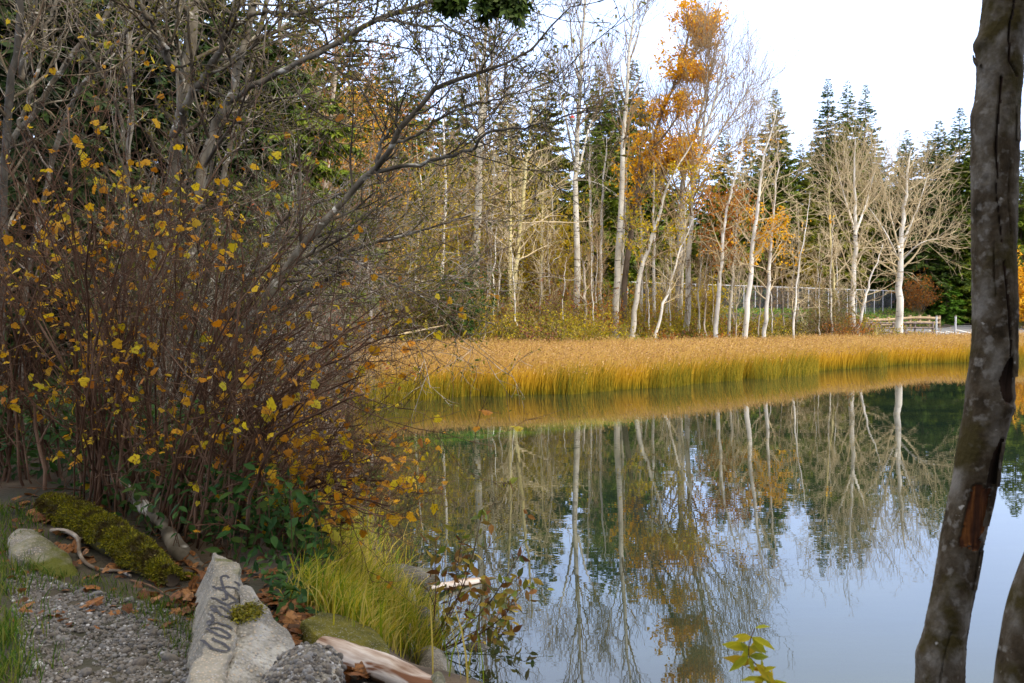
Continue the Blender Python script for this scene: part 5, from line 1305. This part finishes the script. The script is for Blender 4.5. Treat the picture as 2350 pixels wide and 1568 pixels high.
# ------------------------------------------------------------------ foreground trunks on the right
def right_trunk():
    D = 4.1; rg = np.random.default_rng(8)
    tab = np.array([(-140, 2264, 2356), (0, 2258, 2346), (40, 2254, 2350), (100, 2247, 2346), (180, 2246, 2343), (230, 2241, 2337), (262, 2236, 2335), (400, 2232, 2333), (500, 2233, 2331), (600, 2233, 2330), (713, 2235, 2333), (780, 2233, 2332), (823, 2231, 2330), (860, 2225, 2324), (933, 2217, 2322), (996, 2206, 2306),
                    (1109, 2187, 2284), (1199, 2169, 2264), (1266, 2156, 2252), (1357, 2142, 2236), (1470, 2118, 2215), (1510, 2107, 2213), (1568, 2103, 2211), (1640, 2098, 2216)], float)
    K, S = 420, 120
    py = np.linspace(-140, 1640, K); l = np.interp(py, tab[:, 0], tab[:, 1]); r = np.interp(py, tab[:, 0], tab[:, 2])
    ker = np.hanning(17); ker /= ker.sum(); sm = lambda v: np.convolve(np.pad(v, 8, 'edge'), ker, 'valid')
    l, r = sm(l), sm(r)
    C = np.array([at((a + b) / 2, y, D) for a, b, y in zip(l, r, py)]); R = (r - l) / 2 / FPX * D
    a = np.arange(S) * 2 * pi / S         # a = 0 faces the viewer, increasing to the right
    s = np.sin(a); fc = unit(np.array([-C[200, 0], -C[200, 1], 0])); rt_ = np.array([-fc[1], fc[0], 0]); dirs = s[:, None] * rt_ + np.cos(a)[:, None] * fc
    V = C[:, None] + dirs[None] * R[:, None, None]
    front = (np.cos(a) > -.2)[None]
    Q = np.stack([np.broadcast_to(s, (K, S)) * .09, np.broadcast_to(-np.cos(a), (K, S)) * .09, np.broadcast_to(-py[:, None] / FPX * D, (K, S))], -1)
    disp = .005 * vnoise(Q * np.array([1, 1, .6]), 14, 1, 3) + .0022 * vnoise(Q * np.array([1, 1, 2.0]), 55, 2, 2)
    PY = py[:, None]; SS = s[None]
    deep = []
    def crack(pts, w_, dep):
        nonlocal disp
        pts = np.array(pts, float); sc = np.interp(py, pts[:, 0], pts[:, 1]) + .035 * vnoise(np.stack([py * .03, py * 0, py * 0], -1), 1.0, int(dep * 1e4), 2)
        m_ = ((py > pts[0, 0]) & (py < pts[-1, 0])).astype(float)
        cr_ = np.exp(-((SS - sc[:, None]) / w_) ** 2) * m_[:, None] * front; disp = disp - 1.4 * dep * cr_; deep.append((cr_ > .45) & (dep > .007))
    crack([(0, .55), (70, .30), (150, .35), (185, .75)], .03, .012)
    crack([(185, .05), (240, .12), (300, .05), (350, .02), (395, .10)], .045, .014)
    crack([(395, .12), (440, .05), (500, .20), (560, .30)], .02, .008)
    crack([(390, .62), (470, .58), (540, .70)], .025, .006)
    crack([(560, .02), (640, .0), (690, .1)], .025, .006)
    crack([(600, .42), (700, .55), (790, .70), (830, .72)], .035, .012)
    crack([(1440, .25), (1520, .1), (1560, .05)], .03, .006)
    def bump(y, s0, ry, rs, h):
        nonlocal disp
        disp = disp + h * np.exp(-((PY - y) / ry) ** 2 - ((SS - s0) / rs) ** 2) * front
    bump(100, -.95, 22, .3, .017); bump(98, -.7, 14, .18, .010); bump(265, -.9, 30, .35, .008); bump(420, -.25, 24, .35, .010); bump(418, -.3, 10, .12, -.012)
    bump(120, .15, 14, .2, .005); bump(925, .85, 22, .35, .012); bump(922, .9, 8, .15, -.014); bump(1500, -.95, 30, .3, .010); bump(60, .9, 30, .5, .012); bump(1440, .3, 12, .2, -.006)
    bump(225, .5, 25, .2, .006)
    # the hole and the bare wound
    wl = np.interp(py, [1105, 1110, 1180, 1240, 1248], [.0, -.10, -.15, -.12, .0]); wr = np.interp(py, [1105, 1150, 1200, 1248], [.75, .78, .82, .70])
    wl = wl + .14 * vnoise(np.stack([py * .08, py * 0, py * 0], -1), 1, 5, 2); wr = wr + .16 * vnoise(np.stack([py * .08, py * 0, py * 0], -1), 1, 6, 2)
    wound = (PY > 1109 + 14 * vnoise(Q, 60, 9, 2)) & (PY < 1246 + 16 * vnoise(Q, 60, 8, 2)) & (SS > wl[:, None]) & (SS < wr[:, None]) & front
    hl = np.interp(py, [815, 830, 870, 905, 925], [.75, .55, .35, .50, .70]); hole = (PY > 818) & (PY < 918) & (SS > hl[:, None]) & (SS < .86) & front
    gap = (PY > 1000) & (PY < 1105) & (SS > np.interp(py, [1000, 1040, 1105], [.75, .55, .5])[:, None]) & (SS < .9) & front
    gap2 = (PY > 1248) & (PY < 1480) & (SS > np.interp(py, [1248, 1300, 1400, 1480], [.78, .93, .93, .96])[:, None]) & front
    disp = disp - .008 * wound - .022 * hole - .012 * gap - .004 * gap2
    V = V + dirs[None] * disp[..., None]
    b = C[-1].copy(); b[2] = tz(b[0], b[1]) - .05
    root = thing('foreground_tree', b, 'thick grey-brown trunk in the right foreground with cracked bark and a raw brown wound', 'tree')
    idx = np.arange(K * S).reshape(K, S); i2 = np.roll(idx, -1, 1); F = np.stack([idx[:-1], idx[1:], i2[1:], i2[:-1]], -1).reshape(-1, 4)[:, ::-1]
    dk = hole | gap | gap2
    for d_ in deep: dk = dk | d_
    mi = np.where(wound[:-1], 1, np.where(dk[:-1], 2, 0)).ravel()
    g = Geo(); g.V.append(V.reshape(-1, 3).astype(np.float32)); g.n = K * S
    for j in range(3): g.F.append((F[mi == j], j))
    m, nt, p, out = newmat('old_bark')
    n1 = noise(nt, 9, 8, (1, 1, .6)); n2 = noise(nt, 22, 5)
    c = ramp(nt, n1, [(.020, .014, .007), (.058, .042, .025), (.105, .088, .066), (.18, .162, .138)], [.33, .45, .57, .7])
    c = mixc(nt, ramp(nt, n2, [(0, 0, 0), (1, 1, 1)], [.55, .66]), c, (.165, .148, .125))
    c = mixc(nt, ramp(nt, noise(nt, 5, 5), [(0, 0, 0), (1, 1, 1)], [.52, .62]), c, (.045, .034, .010))
    c = mixc(nt, ramp(nt, noise(nt, 13, 3, (1, 1, 1.3)), [(0, 0, 0), (1, 1, 1)], [.70, .73]), c, (.34, .32, .29))
    nt.links.new(c, p.inputs['Base Color']); p.inputs['Roughness'].default_value = .9; p.inputs['Specular IOR Level'].default_value = .15
    bumpn(nt, p, noise(nt, 60, 6, (1, 1, .7)), .8, .008)
    M['old_bark'] = m
    M['raw_wood'] = barkmat('raw_wood', [(.015, .006, .003), (.06, .020, .007), (.20, .07, .014)], 22, (1.8, 1.8, .14), bump=1.0, bd=.01)
    M['rot'] = barkmat('rot', [(.008, .006, .005), (.02, .012, .008), (.05, .025, .015)], 14, (1.4, 1.4, .3))  # near-black tone that paints shade into the cracks; hole and gaps share it
    g.build('trunk', [m, M['raw_wood'], M['rot']], root, b)
    # loose plates of bark on the right edge
    for pts, w_ in [([(700, .93), (760, .97), (800, 1.0)], .20), ([(790, .98), (840, 1.08), (862, 1.10)], .18), ([(1010, .99), (1060, 1.02), (1110, 1.12)], .12), ([(1105, 1.02), (1150, 1.05), (1200, 1.03)], .22), ([(1255, 1.0), (1300, 1.01), (1345, 1.0)], .12), ([(250, 1.0), (300, 1.03), (330, 1.05)], .12)]:
        kk = 24; yy = np.linspace(pts[0][0], pts[-1][0], kk); so = np.interp(yy, [q[0] for q in pts], [q[1] for q in pts])
        cc = np.array([at((np.interp(y, py, l) + np.interp(y, py, r)) / 2, y, D) for y in yy]); rr = np.interp(yy, py, R)
        ww = w_ * (.8 + .25 * vnoise(np.stack([yy * .06, yy * 0, yy * 0], -1), 1, int(yy[0]), 2)); gg = Geo(); ring = []
        for i in range(kk):
            e = so[i] * rt_ + .35 * fc; base = cc[i] + e * rr[i]
            q = []
            for f in np.linspace(0, 1, 6): q.append(base + (-(1 - f) * ww[i] * 1.6 * rt_ + .25 * (1 - f) * fc) * rr[i] + (.3 * rt_ + fc) * .002)
            for f in np.linspace(1, 0, 6): q.append(base + (-(1 - f) * ww[i] * 1.6 * rt_ + .25 * (1 - f) * fc) * rr[i] - (.3 * rt_ + fc) * .004)
            ring.append(q)
        W = np.array(ring); W = W + .002 * vnoise(W, 60, 3)[..., None]; m2 = 12; ix = np.arange(kk * m2).reshape(kk, m2); j2 = np.roll(ix, -1, 1)
        gg.add(W.reshape(-1, 3), np.stack([ix[:-1], j2[:-1], j2[1:], ix[1:]], -1).reshape(-1, 4)); gg.add(W[0], [list(range(12))]); gg.add(W[-1], [list(range(12))])
        gg.build('bark_plate', m, root, b)
    # limb leaving at the top right and a broken stub
    g = Geo(); tubes(g, poly([at(2316, 62, D), at(2340, 42, D - .02), at(2375, 5, D - .05), at(2420, -70, D - .1), at(2470, -170, D - .2)], 16), np.linspace(.062, .04, 16), 16); g.build('limb', m, root, b)
    g = Geo(); tubes(g, poly([at(2246, 150, D - .02), at(2237, 140, D - .02), at(2233, 126, D - .02)], 6), np.linspace(.012, .002, 6), 8); g.build('stub', m, root, b)
right_trunk()
def corner_trunk():
    D = 3.5; pts = [(2330, 1660), (2338, 1600), (2346, 1530), (2356, 1470), (2364, 1420), (2380, 1360), (2412, 1280), (2465, 1180), (2530, 1080), (2600, 980)]
    P = poly([at(x, y, D) for x, y in pts], 60); R = np.full(60, 55 / FPX * D) * (1 + .05 * vnoise(P, 7, 3, 2))
    b = P[0].copy(); b[2] = tz(b[0], b[1]) - .05
    root = thing('foreground_tree', b, 'dark leaning trunk cut off by the bottom right corner', 'tree')
    g = Geo(); tubes(g, P, R, 40); g.build('trunk', M['old_bark'], root, b)
corner_trunk()

# ------------------------------------------------------------------ car park, fences, court
def flat_poly(name, pts, z, mat, kind='structure'):
    g = Geo(); g.add([(x, y, z) for x, y in pts], [list(range(len(pts)))]); o = g.build(name, mat); return tag(o, kind=kind)
RZ = tz(40, 85)
m, nt, p, out = newmat('asphalt'); nt.links.new(ramp(nt, noise(nt, 3, 6), [(.13, .13, .14), (.19, .19, .205)], [.35, .65]), p.inputs['Base Color']); p.inputs['Roughness'].default_value = .9
flat_poly('car_park', [(26, 72.5), (75, 72.5), (75, 105), (44, 105), (36, 96), (27, 90)], RZ + .03, m)
m, nt, p, out = newmat('line_paint'); p.inputs['Base Color'].default_value = (.75, .75, .75, 1)
g = Geo()
def gp(px, py, z): return on_plane(px, py, (0, 0, z), np.array([0, 0, 1.0]))
for x0, y0, x1, y1 in [(2100, 762, 2160, 769), (2128, 758, 2176, 765), (2195, 757, 2236, 766), (2170, 760, 2215, 768), (2230, 757, 2290, 765), (2280, 757, 2345, 765)]:
    a_, b_ = gp(x0, y0, RZ + .04), gp(x1, y1, RZ + .04); d = unit(b_ - a_); s_ = np.array([-d[1], d[0], 0]) * .12
    g.add([a_ - s_, b_ - s_, b_ + s_, a_ + s_], [[0, 1, 2, 3]])
tag(g.build('parking_lines', m), kind='structure')
M['rail_wood'] = barkmat('rail_wood', [(.22, .15, .09), (.36, .27, .17), (.45, .36, .25)], 8)
M['rail_grey'] = barkmat('rail_grey', [(.12, .09, .075), (.22, .17, .145), (.32, .27, .24)], 8)
M['chain'] = barkmat('chain', [(.12, .13, .15), (.2, .21, .24)], 4, bump=0)
M['galv'] = barkmat('galv', [(.45, .46, .48), (.58, .59, .61)], 4, bump=0)
def bar(g, a, b, r, S=8): tubes(g, np.array([a, b]), [r, r], S, cap=True)
def rail(name, label, xs, D0, D1, h, rz, pr, rr, mat, x_end):
    b0 = at(xs[0], 750, D0); o = np.array([b0[0], b0[1], tz(b0[0], b0[1])]); root = thing(name, o, label, 'fence'); pts = []
    for x in xs:
        t = (x - xs[0]) / (xs[-1] - xs[0]); D = D0 + (D1 - D0) * t; X = (x - CX) / FPX * D; z = max(tz(X, D), RZ); pts.append(np.array([X, D, z]))
        g = Geo(); bar(g, pts[-1] - np.array([0, 0, .1]), pts[-1] + np.array([0, 0, h]), pr); g.build('post', M[mat], root, o)
    for z in rz:
        g = Geo(); 
        for a_, b_ in zip(pts[:-1], pts[1:]): bar(g, a_ + np.array([0, -pr, z]), b_ + np.array([0, -pr, z]), rr)
        g.build('rail', M[mat], root, o)
rail('rail_fence', 'round-log rail fence with thick tan posts at the far edge of the car park', [1990, 2013, 2038, 2062, 2088, 2110, 2131, 2155], 92, 96, 1.05, (.35, .78), .16, .13, 'rail_wood', 0)
rail('rail_fence', 'nearer weathered grey plank fence of three rails behind the reeds', [1985, 2000, 2020, 2050, 2078, 2100, 2141], 71, 70.5, 1.0, (.22, .55, .88), .08, .06, 'rail_grey', 0)
for x, lab in [(2149, 'white marker post beside the end of the grey plank fence'), (2193, 'white marker post standing alone at the car park edge, nearest the foreground trunk')]:
    X = (x - CX) / FPX * 71; b = np.array([X, 71, RZ]); root = thing('marker_post', b, lab, 'post')
    g = Geo(); bar(g, b - np.array([0, 0, .1]), b + np.array([0, 0, 1.35]), .07, 10); g.build('post', M['galv'], root, b)
    g = Geo(); bar(g, b + np.array([0, 0, 1.35]), b + np.array([0, 0, 1.42]), .075, 10); g.build('cap', M['rail_grey'], root, b)
def court_fence(label, x0, D0, x1, D1, n, zt0, zt1):
    a, b = np.array([(x0 - CX) / FPX * D0, D0, 0]), np.array([(x1 - CX) / FPX * D1, D1, 0])
    o = a.copy(); o[2] = tz(a[0], a[1]); root = thing('court_fence', o, label, 'fence')
    ts = np.linspace(0, 1, n); tp = []
    for t in ts:
        q = a + (b - a) * t; q[2] = tz(q[0], q[1]); top = zt0 + (zt1 - zt0) * t; tp.append((q, top))
        g = Geo(); bar(g, q - np.array([0, 0, .1]), np.array([q[0], q[1], top]), .045, 6); g.build('post', M['galv'], root, o)
    g = Geo()
    for (q, z1), (q2, z2) in zip(tp[:-1], tp[1:]): bar(g, np.array([q[0], q[1], z1]), np.array([q2[0], q2[1], z2]), .04, 6)
    g.build('top_rail', M['galv'], root, o)
    g = Geo(); W = []
    for (q, z1), (q2, z2) in zip(tp[:-1], tp[1:]):
        for k in range(12):
            f = k / 12; p_ = q + (q2 - q) * f; zt = z1 + (z2 - z1) * f; hgt = zt - p_[2]
            for sg in (1, -1):
                e = p_ + (q2 - q) / np.linalg.norm(q2 - q) * hgt * .8 * sg; W.append((p_ + np.array([0, .03 * sg, 0]), np.array([e[0], e[1] + .03 * sg, zt])))
    W = np.array([[u, v] for u, v in W if a[0] <= v[0] <= b[0]]); tubes(g, W, np.full((len(W), 2), .006), 3)
    g.build('mesh', M['chain'], root, o)

court_fence('tall chain-link tennis court fence with slim grey posts on the rise behind the trees', 1440, 80.0, 2064, 106.0, 26, 4.66, 4.30)
court_fence('second chain-link fence along the far side of the court, seen through the nearer one', 1700, 106.0, 2060, 122.0, 16, 4.6, 4.45)
def hillside():
    rg = np.random.default_rng(23); n = 70000; X = 8 + 42 * rg.random(n); Y = 64 + 44 * rg.random(n); P = np.stack([X, Y, terr(X, Y)], -1)
    x, y = project(P); ok = (x < 2165) & (x > 1420) & (P[:, 2] > RZ + .12) & (vnoise(P, .5, 2, 2) > -.4); ok &= (x > 1960) | (rg.random(n) < .3); P = P[ok]; n = len(P); P[:, 2] += .25 * rg.random(n)
    g = Geo(); inst(g, *OVAL, P, rotmats(n, (0, -.5, .8), .5, rg), .16 + .16 * rg.random(n)); tag(g.build('hillside_ivy', M['ivy']), 'bright green ground cover on the slope below the court fence', 'ground cover', kind='stuff')
hillside()
